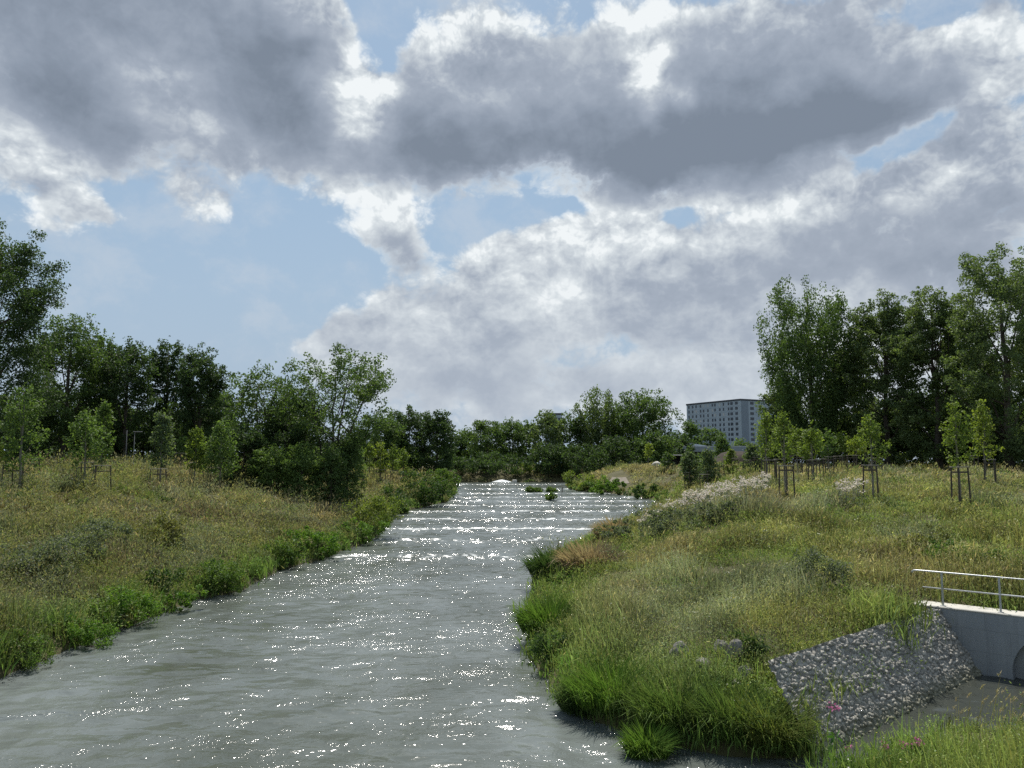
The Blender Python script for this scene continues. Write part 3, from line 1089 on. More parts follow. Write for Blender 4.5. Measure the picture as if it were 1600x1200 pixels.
for i, (px, py, wpx, hpx, cols, label, spiky) in enumerate(SHRUBS):
    x, y = px_ground(px, py)
    if py > 1035 and px > 850:
        x, y = px_ground(px, py)
    sc = y / F
    wet = terrain(np.array([x]), np.array([y]))[2][0]
    z = max(ground_z(x, y), float(zw(y)) - 0.02)
    shrub(x, y + 0.25 * wpx * sc, wpx * sc * 1.25, hpx * sc * 1.0, cols, label, 'grass tussock' if spiky else 'shrub',
          'grass_tussock' if spiky else 'shrub', 'plants along the banks', seed=i, z=z, spiky=bool(spiky),
          n=(1500 if spiky else None), leaf=(max(0.028, 0.0016 * y) if spiky else None))

TUFTS = [(630, 803, 18, 9, 'low green tuft in the river nearest the left shore'),
         (861, 782, 19, 10, 'round green tuft standing alone in the rapids'),
         (829, 769, 9, 5, 'leftmost of three small tufts at the top of the rapids'),
         (842, 769, 12, 6, 'middle one of three small tufts at the top of the rapids'),
         (862, 769, 16, 6, 'widest of three small tufts at the top of the rapids'),
         (1016, 1188, 78, 50, 'bright green tuft rising from the water in front of the right bank')]
for i, (px, py, wpx, hpx, label) in enumerate(TUFTS):
    x, y = shore(px, py)
    sc = y / F
    shrub(x, y + 0.3 * wpx * sc, wpx * sc, hpx * sc * 1.2, G_LUSH if py > 1000 else G_MID, label, 'sedge tuft', 'sedge_tuft', 'tufts growing in the river',
          seed=60 + i, z=float(zw(y)) + 0.05, spiky=py > 1000, n=900 if py > 1000 else 500, leaf=0.04 if py > 1000 else 0.0016 * y)

# white downy flower heads on the crest of the right bank
r = np.random.default_rng(77)
ptsx, ptsy = [], []
for px in np.linspace(1068, 1204, 150):
    f_ = (px - 1068) / 136
    b_ = 800 - 36 * f_
    px2 = px + r.normal() * 3
    x, y = px_ground(px2, b_ + r.uniform(-4, 20))
    ptsx.append(x), ptsy.append(y)
for px in np.linspace(1000, 1070, 26):
    f_ = (px - 1000) / 70
    x, y = px_ground(px + r.normal() * 3, 838 - 34 * f_ + r.uniform(-4, 14))
    ptsx.append(x), ptsy.append(y)
for px in np.linspace(1308, 1348, 26):
    x, y = px_ground(px + r.normal() * 3, 788 + r.uniform(-6, 10))
    ptsx.append(x), ptsy.append(y)
px_, py_ = np.array(ptsx), np.array(ptsy)
hz = terrain(px_, py_)[0]
n0 = len(px_)
ht = r.uniform(0.8, 1.25, n0)
Qs, _ = blades(np.stack([px_, py_, hz], 1), ht, r.uniform(0, 6.28, n0), np.full(n0, .06), np.full(n0, 0.05), np.zeros(n0))
k = np.repeat(np.arange(n0), 14)
cw = np.stack([px_[k], py_[k], hz[k] + ht[k] * 1.03], 1) + r.normal(size=(len(k), 3)) * np.array([0.085, 0.08, 0.05])
Qw = leaves(cw, 0.10, 0.075, 0.6, r)
kl = np.repeat(np.arange(n0), 12)
cl = np.stack([px_[kl], py_[kl], hz[kl] + ht[kl] * r.uniform(0.2, 0.9, len(kl))], 1) + r.normal(size=(len(kl), 3)) * 0.12
Ql = leaves(cl, 0.13, 0.05, 0.3, r)
tag(quad_obj('thistle_down', np.concatenate([Qs, Qw, Ql]),
             np.concatenate([jitter(GREY, n0, .1), jitter((0.66, 0.60, 0.51), len(k), .10), jitter(GREY, len(kl), .2)]), M_PETAL),
    'drift of white downy thistle heads along the crest of the right bank', 'flowers', kind='stuff')

# near bank: stalks of pale grass and pink flowering stems
r = np.random.default_rng(78)
n0 = 260
ax_ = r.uniform(8.6, 14.0, n0)
ay_ = r.uniform(14.2, 16.8, n0)
keep = (~in_river(ax_, ay_))
ax_, ay_ = ax_[keep], ay_[keep]
n0 = len(ax_)
az_ = terrain(ax_, ay_)[0]
ht = r.uniform(0.7, 1.35, n0)
B = np.stack([ax_, ay_, az_], 1)
Qs, tp = blades(B, ht, r.uniform(-0.6, 0.6, n0), r.uniform(0.03, 0.25, n0), np.full(n0, 0.014), r.uniform(0.2, 1.5, n0))
k = np.repeat(np.arange(n0), 6)
Qh = leaves(tp[k] - np.array([0.02, 0, 0.02]) * r.uniform(0, 4, (len(k), 1)), 0.10, 0.02, 0.1, r, dirs=np.tile(np.array([[0.3, 0, 1.0]]), (len(k), 1)))
tag(quad_obj('reed_grass', np.concatenate([Qs, Qh]), np.concatenate([jitter((0.26, 0.25, 0.12), n0, .15), jitter((0.36, 0.31, 0.19), len(k), .12)]), M_GRASS),
    'pale seeding stalks standing in front of the side pool', 'grass', kind='stuff')

FLOWERS = [(1303, 1180, 76, 'tall pink flowering stem standing alone before the stone slope'),
           (1322, 1200, 32, 'short pink flower just right of the tall pink stem'),
           (1382, 1195, 30, 'small pink flower left of the paired blooms on the near bank'),
           (1414, 1195, 32, 'pink flower between the small one and the biggest bloom'),
           (1434, 1195, 36, 'biggest pink bloom above the near bank grass'),
           ]
for i, (px, py, hpx, label) in enumerate(FLOWERS):
    r = np.random.default_rng(500 + i)
    Y = 15.3 if i != 5 else 15.6
    if i == 5:
        Y = 14.2
    x, y, z = at_dist(px, py - hpx, Y)
    g = ground_z(x, y)
    H = z - g
    root = tag(empty('flowering_plant', (x, y, g)), label, 'flower', 'pink flowers on the near bank')
    mb = MB()
    mb.tube([(0, 0, 0), (0.03, 0, H * 0.5), (0, 0, H)], [0.012, 0.010, 0.006], 5)
    mb.build('stem', M_BARKY, root)
    n = 26
    t = r.uniform(0.15, 0.8, n)
    th = r.uniform(0, 6.28, n)
    c = np.stack([0.1 * np.cos(th), 0.1 * np.sin(th), t * H], 1)
    quad_obj('leaves', leaves(c, 0.2, 0.07, 0.5, r), jitter((0.06, 0.14, 0.03), n, .15, r), M_LEAF, root)
    n = 26 if i in (0, 4) else 14
    c = r.normal(size=(n, 3)) * np.array([0.055, 0.055, 0.04]) + np.array([0, 0, H])
    quad_obj('blossom', leaves(c, 0.06, 0.045, 0.4, r), jitter((0.50, 0.17, 0.31), n, .14, r), M_PETAL, root)
# ------------------------------------------------------------------ trees
PROF = {
    'broad': [(0, .5), (.2, .92), (.5, 1), (.75, .92), (.9, .72), (1, .42)],
    'poplar': [(0, .30), (.25, .58), (.5, .9), (.68, 1), (.85, .86), (1, .45)],
    'column': [(0, .65), (.3, 1), (.6, 1), (.85, .78), (1, .38)],
    'ovate': [(0, .5), (.2, 1), (.5, .92), (.75, .66), (1, .2)],
    'spread': [(0, .35), (.3, .8), (.6, 1), (.8, .95), (1, .55)],
    'bushy': [(0, .85), (.25, 1), (.6, .95), (.85, .7), (1, .35)],
}


def tree(px, Y, top, wpx, style, cols, label, cat='tree', name='tree', group=None, bare=0.18, seed=0, leafk=1.0, dens=3.0,
         stems=None, nl=14, lean=0.0, spikes=False, crown_low=None, gap=0.4, lobe=0.36, off=0.0):
    r = np.random.default_rng(3000 + seed)
    x = col_x(px, Y)
    z0 = ground_z(x, Y) - 0.05
    H = top_z(top, Y) - z0
    W = wpx / F * Y * 1.1
    root = tag(empty(name, (x, Y, z0)), label, cat, group)
    dist = math.hypot(x, Y)
    pt, pe = zip(*PROF[style])
    b = bare * H
    leaf = max(0.06, 0.00155 * dist) * leafk
    area = W * (H - b) * 0.75
    n = int(np.clip(1.75 * dens * area / (leaf * leaf * 0.75), 250, 60000))
    cr0 = max(0.058 * W * (lobe / 0.36), leaf * 1.7)
    young = name == 'young_tree'
    nlimb = int(np.clip((0.42 if young else 0.34 if stems else 0.62) * area / (cr0 * cr0), 14, 230))
    t = r.random(nlimb) ** 0.8
    th = r.uniform(0, 2 * PI, nlimb)
    env = np.interp(t, pt, pe) * (0.60 + 0.62 * vnoise(th * 1.3 + seed * 3.1, t * 5.0 + 7, seed))
    e = np.maximum(env * W / 2 - cr0 * 0.2, 0.15 * cr0)
    topk = 0.86 + 0.14 * r.random(nlimb)
    zt = b + cr0 * 0.5 + (H - b - cr0 * 1.2) * t * np.where(t > 0.7, topk, 1.0)
    tips = np.stack([e * np.cos(th) + (lean * t + off) * W, e * np.sin(th), zt], 1)
    tips[0] = (lean * W + off * W, 0, H - cr0 * 0.9)
    rise = {'poplar': 0.5, 'spread': 0.35, 'broad': 0.22, 'column': 0.3, 'ovate': 0.3, 'bushy': 0.3}[style]
    z_root = np.maximum(tips[:, 2] * (1 - rise) - 0.1 * H * (style == 'poplar'), 0.06 * H)
    roots = np.stack([(lean * z_root / H + off * z_root / H) * W, 0 * th, z_root], 1)
    ns = 5
    fr = r.uniform(0.38, 1.0, (nlimb, ns)) ** 0.8
    if style == 'poplar':
        bow = fr ** 0.8
    else:
        bow = fr
    cc = np.stack([roots[:, None, 0] + (tips - roots)[:, None, 0] * bow, roots[:, None, 1] + (tips - roots)[:, None, 1] * bow,
                   roots[:, None, 2] + (tips - roots)[:, None, 2] * (fr ** (1.25 if style == 'poplar' else 0.85))], -1).reshape(-1, 3)
    cc = cc + r.normal(size=cc.shape) * cr0 * (0.35 if style == 'poplar' else 0.6)
    cc = np.concatenate([cc, tips])
    crr = cr0 * np.concatenate([r.uniform(0.5, 1.25, nlimb * ns), r.uniform(0.4, 0.9, nlimb)])
    cc[:, 2] = np.minimum(cc[:, 2], H - crr * 0.5)
    pr = crr ** 2
    ci = r.choice(len(cc), n, p=pr / pr.sum())
    g = r.normal(size=(n, 3))
    g = g / np.maximum(1, np.linalg.norm(g, axis=1, keepdims=True) / 1.4)
    zs = 1.7 if style == 'poplar' else 0.72
    pp = cc[ci] + g * (crr[ci] * 0.72)[:, None] * np.array([1, 1, zs])
    pp[:, 2] = np.minimum(pp[:, 2], H)
    sz = leaf * r.uniform(0.65, 1.35, n)
    Q = leaves(pp, sz * 1.5, sz, 0.35, r, dirs=np.tile(np.array([[0, 0, 0.9]]), (n, 1)) if style == 'poplar' else None)
    ca, cb_ = np.asarray(cols[0]), np.asarray(cols[1])
    C = np.clip((ca + (cb_ - ca) * (0.25 + 0.75 * r.random(len(cc)))[ci][:, None]) * (1 + r.normal(size=(n, 1)) * 0.2), 0.004, 0.8)
    ok = Q[:, :, 2].min(1) > 0.1
    quad_obj('crown', Q[ok], C[ok], M_LEAF, root)
    mb = MB()
    tr = max(0.035, 0.017 * H * (0.8 if name == 'young_tree' else 1.0))
    far = dist > 150
    sides = 5 if far else 7
    if stems is None:
        p = [(0, 0, 0)]
        k = 6
        for j in range(1, k + 1):
            t = j / k
            p.append((lean * W * t * t + off * W * t + r.normal() * 0.012 * W, r.normal() * 0.012 * W, H * 0.88 * t))
        rad = np.linspace(tr, tr * 0.16, k + 1)
        rad[0] *= 1.25
        mb.tube(p, rad, sides)
        mains = [np.array(p)]
    else:
        mains = []
        for (sx, bend, hh, kr) in stems:
            p = []
            for j in range(8):
                t = j / 7
                p.append((sx * W * (t ** bend) + r.normal() * 0.006 * W, r.normal() * 0.3 * t * 0.1 * W, H * hh * t))
            mb.tube(p, np.linspace(tr * kr, tr * kr * 0.18, 8), sides)
            mains.append(np.array(p))
    nb = 8 if far else (6 if name == 'young_tree' else 22)
    for i in r.choice(len(cc), min(nb, len(cc)), replace=False):
        c = cc[i]
        mp_ = mains[r.integers(0, len(mains))]
        want = c[2] * r.uniform(0.45, 0.75)
        j = int(np.argmin(np.abs(mp_[:, 2] - want)))
        a = mp_[j]
        if c[2] < a[2] * 0.7:
            continue
        mid = a * 0.5 + c * 0.5 + np.array([0, 0, 0.06 * (c[2] - a[2])]) + r.normal(size=3) * 0.02 * W
        q = tr * 0.34 * (1 - 0.6 * a[2] / H)
        mb.tube([a, mid, c], [q, q * 0.6, q * 0.15], 4 if far else 5)
    mb.build('trunk', M_BARKY if name == 'young_tree' else M_BARK, root, smooth=True)
    return root


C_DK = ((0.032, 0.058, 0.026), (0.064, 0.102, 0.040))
C_MD = ((0.052, 0.092, 0.034), (0.096, 0.146, 0.050))
C_LT = ((0.072, 0.124, 0.040), (0.124, 0.184, 0.058))
C_WL = ((0.072, 0.112, 0.048), (0.128, 0.172, 0.072))
C_YG = ((0.090, 0.145, 0.034), (0.165, 0.215, 0.050))
C_BR = ((0.125, 0.185, 0.034), (0.210, 0.250, 0.055))
C_PL = ((0.070, 0.110, 0.055), (0.120, 0.160, 0.085))
GL, GC, GR = 'tall trees behind the left meadow', 'trees closing the river at the far end', 'tall trees behind the right meadow'

# left: tall dark wood
tree(-14, 62, 340, 178, 'broad', C_DK, 'tallest dark leafy tree cut by the left edge of the picture', group=GL, bare=.14, seed=1, nl=20, dens=3.2)
tree(106, 88, 486, 122, 'column', C_MD, 'broad headed tree right of the tallest one on the left', group=GL, bare=.2, seed=2, nl=16)
tree(160, 94, 512, 60, 'column', C_MD, 'slim tree squeezed between the broad headed tree and the dark one', group=GL, bare=.15, seed=3)
tree(200, 90, 524, 92, 'broad', C_DK, 'dark tree with a sloping shoulder in the left wood', group=GL, bare=.2, seed=4)
tree(262, 96, 522, 64, 'column', C_DK, 'narrow dark tree with a knobbly top in the left wood', group=GL, bare=.12, seed=5, nl=16)
tree(314, 90, 533, 80, 'broad', C_DK, 'dense dark tree ending the left wood against the open sky', group=GL, bare=.05, seed=6, nl=18, dens=3.6)
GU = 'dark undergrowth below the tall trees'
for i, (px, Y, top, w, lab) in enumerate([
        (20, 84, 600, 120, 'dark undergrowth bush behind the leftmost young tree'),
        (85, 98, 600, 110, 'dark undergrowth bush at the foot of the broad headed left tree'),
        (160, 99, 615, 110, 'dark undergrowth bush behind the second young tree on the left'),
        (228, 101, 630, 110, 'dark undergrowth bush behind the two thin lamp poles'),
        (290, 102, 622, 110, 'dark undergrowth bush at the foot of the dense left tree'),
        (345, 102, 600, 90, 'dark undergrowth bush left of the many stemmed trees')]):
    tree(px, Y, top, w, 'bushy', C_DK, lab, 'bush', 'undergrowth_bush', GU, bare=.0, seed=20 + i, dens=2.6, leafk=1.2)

# left middle: many-stemmed group by the bank
tree(520, 76, 533, 172, 'spread', C_MD, 'spreading many stemmed tree leaning right above the left bank', group=GL, bare=.28, seed=30,
     stems=[(0.02, 1, .8, .8), (.32, 1.3, .75, .75), (-.22, 1.2, .75, .7), (.14, 1.2, .85, .7)], nl=22, dens=1.7, leafk=1.15, gap=.55, off=.05, lobe=.28)
tree(404, 78, 560, 116, 'spread', C_MD, 'loose crowned many stemmed tree left of the spreading one', group=GL, bare=.25, seed=31,
     stems=[(0, 1, .8, .8), (-.25, 1.2, .8, .6), (.22, 1.2, .8, .7)], nl=16, dens=1.5, leafk=1.15, gap=.55, lobe=.27)
tree(450, 82, 600, 96, 'broad', C_MD, 'bushy tree filling the middle of the many stemmed group', group=GL, bare=.1, seed=32, dens=2.6)
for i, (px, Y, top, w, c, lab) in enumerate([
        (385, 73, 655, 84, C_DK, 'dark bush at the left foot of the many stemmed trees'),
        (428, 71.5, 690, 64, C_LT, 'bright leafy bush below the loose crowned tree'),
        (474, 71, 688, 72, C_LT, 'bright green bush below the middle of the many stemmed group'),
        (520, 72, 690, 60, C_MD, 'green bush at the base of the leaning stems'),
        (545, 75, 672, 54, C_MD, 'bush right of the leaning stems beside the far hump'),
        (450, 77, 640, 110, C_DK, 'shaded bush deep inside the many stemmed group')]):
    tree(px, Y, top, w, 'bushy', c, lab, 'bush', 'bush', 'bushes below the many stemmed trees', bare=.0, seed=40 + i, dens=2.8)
# left far
tree(590, 135, 640, 90, 'broad', C_MD, 'pale green tree behind the far left hump', group=GC, bare=.1, seed=50, dens=2.6)
tree(640, 142, 630, 74, 'broad', C_DK, 'dark knobbly tree left of the gap in the tree line', group=GC, bare=.05, seed=51, nl=18)
tree(684, 138, 638, 66, 'column', C_DK, 'dark rounded tree at the left edge of the sky gap', group=GC, bare=.02, seed=52, nl=18, dens=3.4)
tree(612, 140, 672, 110, 'bushy', C_MD, 'low bushes behind the young trees on the far left hump', 'bush', 'bush', GC, bare=0, seed=53)
# centre far
cen = [(728, 205, 668, 44, 'broad', C_LT, 'small light green tree right of the sky gap'),
       (762, 186, 655, 76, 'broad', C_MD, 'round headed tree at the far end of the river'),
       (800, 190, 650, 50, 'broad', C_MD, 'tree with a lit top in the middle of the far tree line'),
       (822, 196, 655, 40, 'column', C_MD, 'slim tree right of the lit topped one at the far end'),
       (853, 180, 638, 56, 'column', C_WL, 'tall pale tree in front of the distant grey tower'),
       (890, 184, 640, 50, 'broad', C_MD, 'tree between the pale tree and the tall poplar'),
       (932, 182, 600, 66, 'poplar', C_WL, 'tall poplar with upswept branches at the far end'),
       (1004, 178, 604, 100, 'spread', C_MD, 'wide crowned tree right of the tall poplar'),
       (972, 186, 640, 60, 'broad', C_MD, 'tree filling the space between poplar and wide crown')]
for i, (px, Y, top, w, st, c, lab) in enumerate(cen):
    tree(px, Y, top, w, st, c, lab, group=GC, bare=.06, seed=60 + i, dens=2.8, spikes=10 if st == 'poplar' else False, nl=16)
for i, (px, Y, top, w, c, lab) in enumerate([
        (775, 172, 705, 90, C_DK, 'dark bush overhanging the far water left of the white chute'),
        (722, 173, 712, 70, C_DK, 'dark bush in front of the old wall at the far bank'),
        (815, 172, 722, 30, C_YG, 'pale willow scrub beside the white chute'),
        (860, 172, 690, 70, C_DK, 'dark bush overhanging the far water right of the willow scrub'),
        (905, 170, 690, 70, C_DK, 'dark bush behind the thin post at the far right shore'),
        (960, 165, 680, 80, C_DK, 'dark bush behind the gravel spit'),
        (1025, 168, 672, 80, C_MD, 'bush below the wide crowned tree')]):
    tree(px, Y, top, w, 'bushy', c, lab, 'bush', 'bush', 'bushes along the far bank', bare=0, seed=80 + i, dens=2.8)
# right of centre, in front of the flats
for i, (px, Y, top, w, st, c, lab) in enumerate([
        (1078, 245, 650, 36, 'column', C_MD, 'tree hiding the left end of the block of flats'),
        (1108, 240, 664, 44, 'broad', C_MD, 'tree in front of the lower floors of the flats'),
        (1052, 235, 672, 50, 'broad', C_DK, 'dark tree left of the flats behind the hall'),
        (1126, 188, 680, 30, 'ovate', C_MD, 'dark pointed tree in front of the hall roof'),
        (1156, 270, 683, 28, 'broad', C_LT, 'small rounded tree at the foot of the flats')]):
    tree(px, Y, top, w, st, c, lab, group='trees in front of the block of flats', bare=.05, seed=100 + i, dens=2.8)
for i, (px, Y, top, w, c, lab) in enumerate([
        (1075, 104, 697, 34, C_PL, 'silvery bush left of the pointed tree at the field edge'),
        (1105, 96, 694, 34, C_PL, 'round silvery young willow in front of the hall'),
        (1140, 102, 700, 20, C_YG, 'small upright pale bush in front of the brown earth bank'),
        (1172, 92, 690, 36, C_PL, 'silvery bush at the left end of the right young trees'),
        (1042, 120, 705, 20, C_MD, 'small dark bush beside the site hut'),
        (1088, 108, 708, 40, C_MD, 'low green bush behind the round silvery willow')]):
    tree(px, Y, top, w, 'ovate', c, lab, 'bush', 'bush', 'small bushes at the far edge of the right field', bare=.05, seed=110 + i, dens=2.6)

# right wood
tree(1265, 106, 430, 158, 'poplar', C_MD, 'tall vase shaped poplar standing against the sky on the right', group=GR, bare=.14, seed=120, nl=22, dens=3.4, spikes=34, gap=.5, lobe=.28)
tree(1218, 118, 592, 66, 'broad', C_WL, 'smaller light tree at the left foot of the tall poplar', group=GR, bare=.08, seed=121)
tree(1383, 100, 453, 124, 'broad', C_WL, 'feathery tree right of the tall poplar', group=GR, bare=.05, seed=122, nl=22, dens=3.2, gap=.5, lobe=.3)
tree(1335, 112, 540, 70, 'broad', C_WL, 'lower leafy tree between the poplar and the feathery tree', group=GR, bare=.08, seed=123)
tree(1462, 94, 443, 120, 'broad', C_WL, 'light green tree third from the right edge of the wood', group=GR, bare=.05, seed=124, nl=22, dens=3.2, gap=.5, lobe=.3)
tree(1572, 84, 376, 170, 'broad', C_WL, 'tallest tree of the right wood near the right edge', group=GR, bare=.04, seed=125, nl=26, dens=3.2, lobe=.3)
tree(1650, 88, 400, 130, 'broad', C_MD, 'tree mostly cut off by the right edge of the picture', group=GR, bare=.1, seed=126, nl=18)
tree(1512, 102, 500, 100, 'broad', C_MD, 'darker tree behind the two brightest young trees', group=GR, bare=.05, seed=127)
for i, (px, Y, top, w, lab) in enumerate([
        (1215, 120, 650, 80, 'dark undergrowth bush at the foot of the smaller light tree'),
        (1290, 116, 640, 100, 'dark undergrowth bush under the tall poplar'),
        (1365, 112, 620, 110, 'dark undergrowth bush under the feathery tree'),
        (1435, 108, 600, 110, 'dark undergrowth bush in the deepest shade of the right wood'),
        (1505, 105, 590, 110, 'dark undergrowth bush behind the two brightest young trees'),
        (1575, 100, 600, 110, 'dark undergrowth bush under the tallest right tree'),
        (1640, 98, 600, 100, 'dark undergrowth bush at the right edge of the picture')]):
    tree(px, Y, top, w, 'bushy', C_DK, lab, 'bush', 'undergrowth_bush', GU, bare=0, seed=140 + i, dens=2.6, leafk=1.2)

# the continuous wood far behind the single trees, one mass without gaps
r = np.random.default_rng(61)
Qs, Cs = [], []
for (pa, pb, Ya, Yb, ta, tb) in [(-140, 360, 112, 124, 640, 650), (330, 720, 130, 205, 672, 690), (700, 1075, 212, 214, 690, 690), (1215, 1760, 128, 118, 640, 600)]:
    for px in np.arange(pa, pb, 11.0):
        f_ = (px - pa) / (pb - pa)
        Y = Ya + (Yb - Ya) * f_ + r.normal() * 3
        x = col_x(px, Y)
        z0 = ground_z(x, Y)
        Hh = (top_z(ta + (tb - ta) * f_, Y) - z0) * r.uniform(0.72, 1.05)
        w = 26 / F * Y
        lf = 0.0021 * Y
        n = int(np.clip(5.0 * w * Hh / (lf * lf), 200, 2600))
        Q, C, _, _ = foliage_quads([(x, Y, z0 + Hh * 0.5, w * 0.5, w * 0.5, Hh * 0.52)], n, lf, C_DK, r, clump=w * 0.16, shell=0.1, up=0.3)
        Qs.append(Q), Cs.append(C)
tag(quad_obj('distant_wood', np.concatenate(Qs), np.concatenate(Cs), M_LEAF), 'dark continuous wood far behind the single trees', 'wood', kind='stuff')

# ------------------------------------------------------------------ young trees and their stakes
GYR, GYL = 'young staked trees on the right field', 'young staked trees on the left field'
YOUNG = [
    (1490, 40.6, 618, 48, C_YG, 'young tree with a pale trunk in the nearest stakes on the right', GYR),
    (1532, 58, 622, 44, C_BR, 'brightest yellow green young tree right of the nearest one', GYR),
    (1357, 42.6, 640, 44, C_YG, 'young tree in the stakes midway along the right field', GYR),
    (1222, 45.6, 634, 34, C_YG, 'young tree in the left front stakes by the white flower heads', GYR),
    (1194, 56, 640, 36, C_YG, 'slim young tree left of the left front stakes', GYR),
    (1265, 60, 655, 36, C_YG, 'young tree between the left front stakes and the middle of the row', GYR),
    (1290, 78, 668, 36, C_LT, 'small dull green young tree deep in the right planting', GYR),
    (1312, 92, 672, 30, C_YG, 'small pale young tree beside the yellow one', GYR),
    (1333, 88, 678, 30, C_BR, 'small yellow green young tree left of the midway stakes', GYR),
    (1242, 84, 660, 34, C_YG, 'small young tree behind the left front stakes', GYR),
    (1011, 128, 690, 14, C_BR, 'tiny bright young tree below the wide crowned tree', GYR),
    (40, 52, 592, 68, C_LT, 'large leafy young tree at the left end of the left field', GYL),
    (-4, 50, 676, 34, C_BR, 'bright young tree cut by the left edge', GYL),
    (138, 56, 632, 62, C_LT, 'young tree with spreading leaves left of the lamp poles', GYL),
    (165, 72, 620, 34, C_LT, 'taller thin young tree just behind the spreading one', GYL),
    (257, 64, 636, 44, C_PL, 'young tree with large pale leaves right of the lamp poles', GYL),
    (309, 66, 662, 38, C_YG, 'pointed bright young tree left of the many stemmed group', GYL),
    (349, 66, 652, 56, C_LT, 'full young tree touching the many stemmed group', GYL),
    (292, 84, 680, 24, C_LT, 'small young tree behind the pointed bright one', GYL),
    (565, 96, 696, 20, C_LT, 'first young tree on the far left hump', GYL),
    (580, 104, 690, 20, C_YG, 'second young tree on the far left hump', GYL),
    (597, 104, 688, 22, C_BR, 'brightest young tree on the far left hump', GYL),
    (616, 108, 692, 18, C_YG, 'fourth young tree along the far left hump', GYL),
    (632, 110, 698, 20, C_YG, 'last young tree on the far left hump before the dark tree', GYL),
]
for i, (px, Y, top, w, c, lab, g) in enumerate(YOUNG):
    z0 = ground_z(col_x(px, Y), Y)
    H = top_z(top, Y) - z0
    bare = min(0.5, 2.1 / H) if g == GYR else min(0.42, 1.35 / H)
    tree(px, Y, top, w, 'ovate', c, lab, 'young tree', 'young_tree', g, bare=bare, seed=200 + i, dens=1.1 if Y < 60 else 1.7, nl=11, gap=.35, lobe=.42,
         leafk=1.15)


def make_stakes(kind):
    root = empty('tree_stakes')
    Hs = 2.0 if kind == 'right' else 1.65
    R = 0.46 if kind == 'right' else 0.66
    tops, seed = [], 0
    for k in range(3):
        th = PI / 2 + k * 2 * PI / 3 + 0.25
        b = np.array([R * 1.06 * math.cos(th), R * 1.06 * math.sin(th), -0.3])
        t = np.array([R * 0.92 * math.cos(th), R * 0.92 * math.sin(th), Hs])
        mb = MB()
        mb.tube([b, b * 0.5 + t * 0.5 + np.array([0.01, 0.008, 0]), t], [0.045, 0.042, 0.038], 8)
        mb.build('post', M_WOOD, root, smooth=False)
        tops.append(t)
    for k in range(3):
        a, b = tops[k], tops[(k + 1) % 3]
        mb = MB()
        u = (b - a) / np.linalg.norm(b - a)
        c = (a + b) / 2
        ang = math.atan2(u[1], u[0])
        ln = np.linalg.norm(b - a) + 0.16
        mb.box((c[0], c[1], Hs + 0.03 + 0.004 * k), (ln, 0.09, 0.045), ang, 0.008)
        mb.build('top_board', M_BOARD, root)
        mb = MB()
        dz = 0.22 if kind == 'right' else 0.36
        mb.box((c[0] * 1.03, c[1] * 1.03, Hs - dz), (ln - 0.1, 0.035, 0.08), ang, 0.006)
        mb.build('rail', M_WOOD, root)
    return root


proto = {}
STAKES = [
    ('right', 1491, 40, 'nearest tree stakes on the right field', 0.2), ('right', 1357, 42.3, 'tree stakes standing alone midway along the right field', 0.9),
    ('right', 1224, 45, 'tree stakes in front of the left young trees by the white flower heads', 0.5),
    ('right', 1197, 55, 'tree stakes just left of the front ones by the white flower heads', 0.1),
    ('right', 1267, 59, 'tree stakes between the left front ones and those midway', 0.4), ('right', 1541, 57.5, 'tree stakes below the brightest yellow green young tree', 0.7),
    ('right', 1290, 77, 'small tree stakes under the dull green young tree', 0.2), ('right', 1313, 91, 'small tree stakes under the pale young tree', 0.6),
    ('right', 1334, 87, 'small tree stakes under the small yellow green tree', 0.3), ('right', 1243, 83, 'small tree stakes behind the left front ones', 0.8),
    ('right', 1105, 95, 'small tree stakes under the round silvery willow', 0.0), ('right', 1145, 101, 'far tree stakes in front of the brown earth bank', 0.5),
    ('right', 1072, 103, 'far tree stakes under the leftmost silvery bush', 0.9), ('right', 1364, 70, 'tree stakes half hidden behind the ones midway', 0.2),
    ('right', 1176, 91, 'tree stakes below the silvery bush next to the young trees', 0.3), ('right', 1515, 80, 'distant tree stakes between the two brightest young trees', 0.3),
    ('left', 28, -727, 'nearest tree stakes at the left edge above a dark tuft', 0.3), ('left', 164, -728, 'tree stakes without a tree left of the lamp poles', 0.7),
    ('left', 253, -733, 'isolated tree stakes right of the lamp poles', 0.2), ('left', 138, -723, 'tree stakes under the spreading young tree', 0.5),
    ('left', 58, -718, 'tall tree stakes behind the nearest left ones', 0.1), ('left', 310, -723, 'tree stakes under the pointed bright young tree', 0.8),
    ('left', 338, -731, 'tree stakes beside the dark bushes of the many stemmed group', 0.4), ('left', 287, 82, 'thin tree stakes under the small left young tree', 0.2),
    ('left', 563, 93, 'first tree stakes on the far left hump', 0.3), ('left', 579, 103, 'second tree stakes on the far left hump', 0.7),
    ('left', 597, 103, 'third tree stakes on the far left hump', 0.1), ('left', 616, 107, 'fourth tree stakes on the far left hump', 0.5),
    ('left', 631, 109, 'last tree stakes on the far left hump', 0.9),
]
for px, Y in ((1212, 63), (1256, 72), (1279, 69), (1303, 85), (1323, 80), (1346, 96), (1162, 86), (1122, 99), (1096, 84), (1230, 90), (1190, 74)):
    STAKES.append(('right', px, Y, 'small tree stakes without a tree, crowded in the rows behind the front ones', (px % 7) * 0.15))
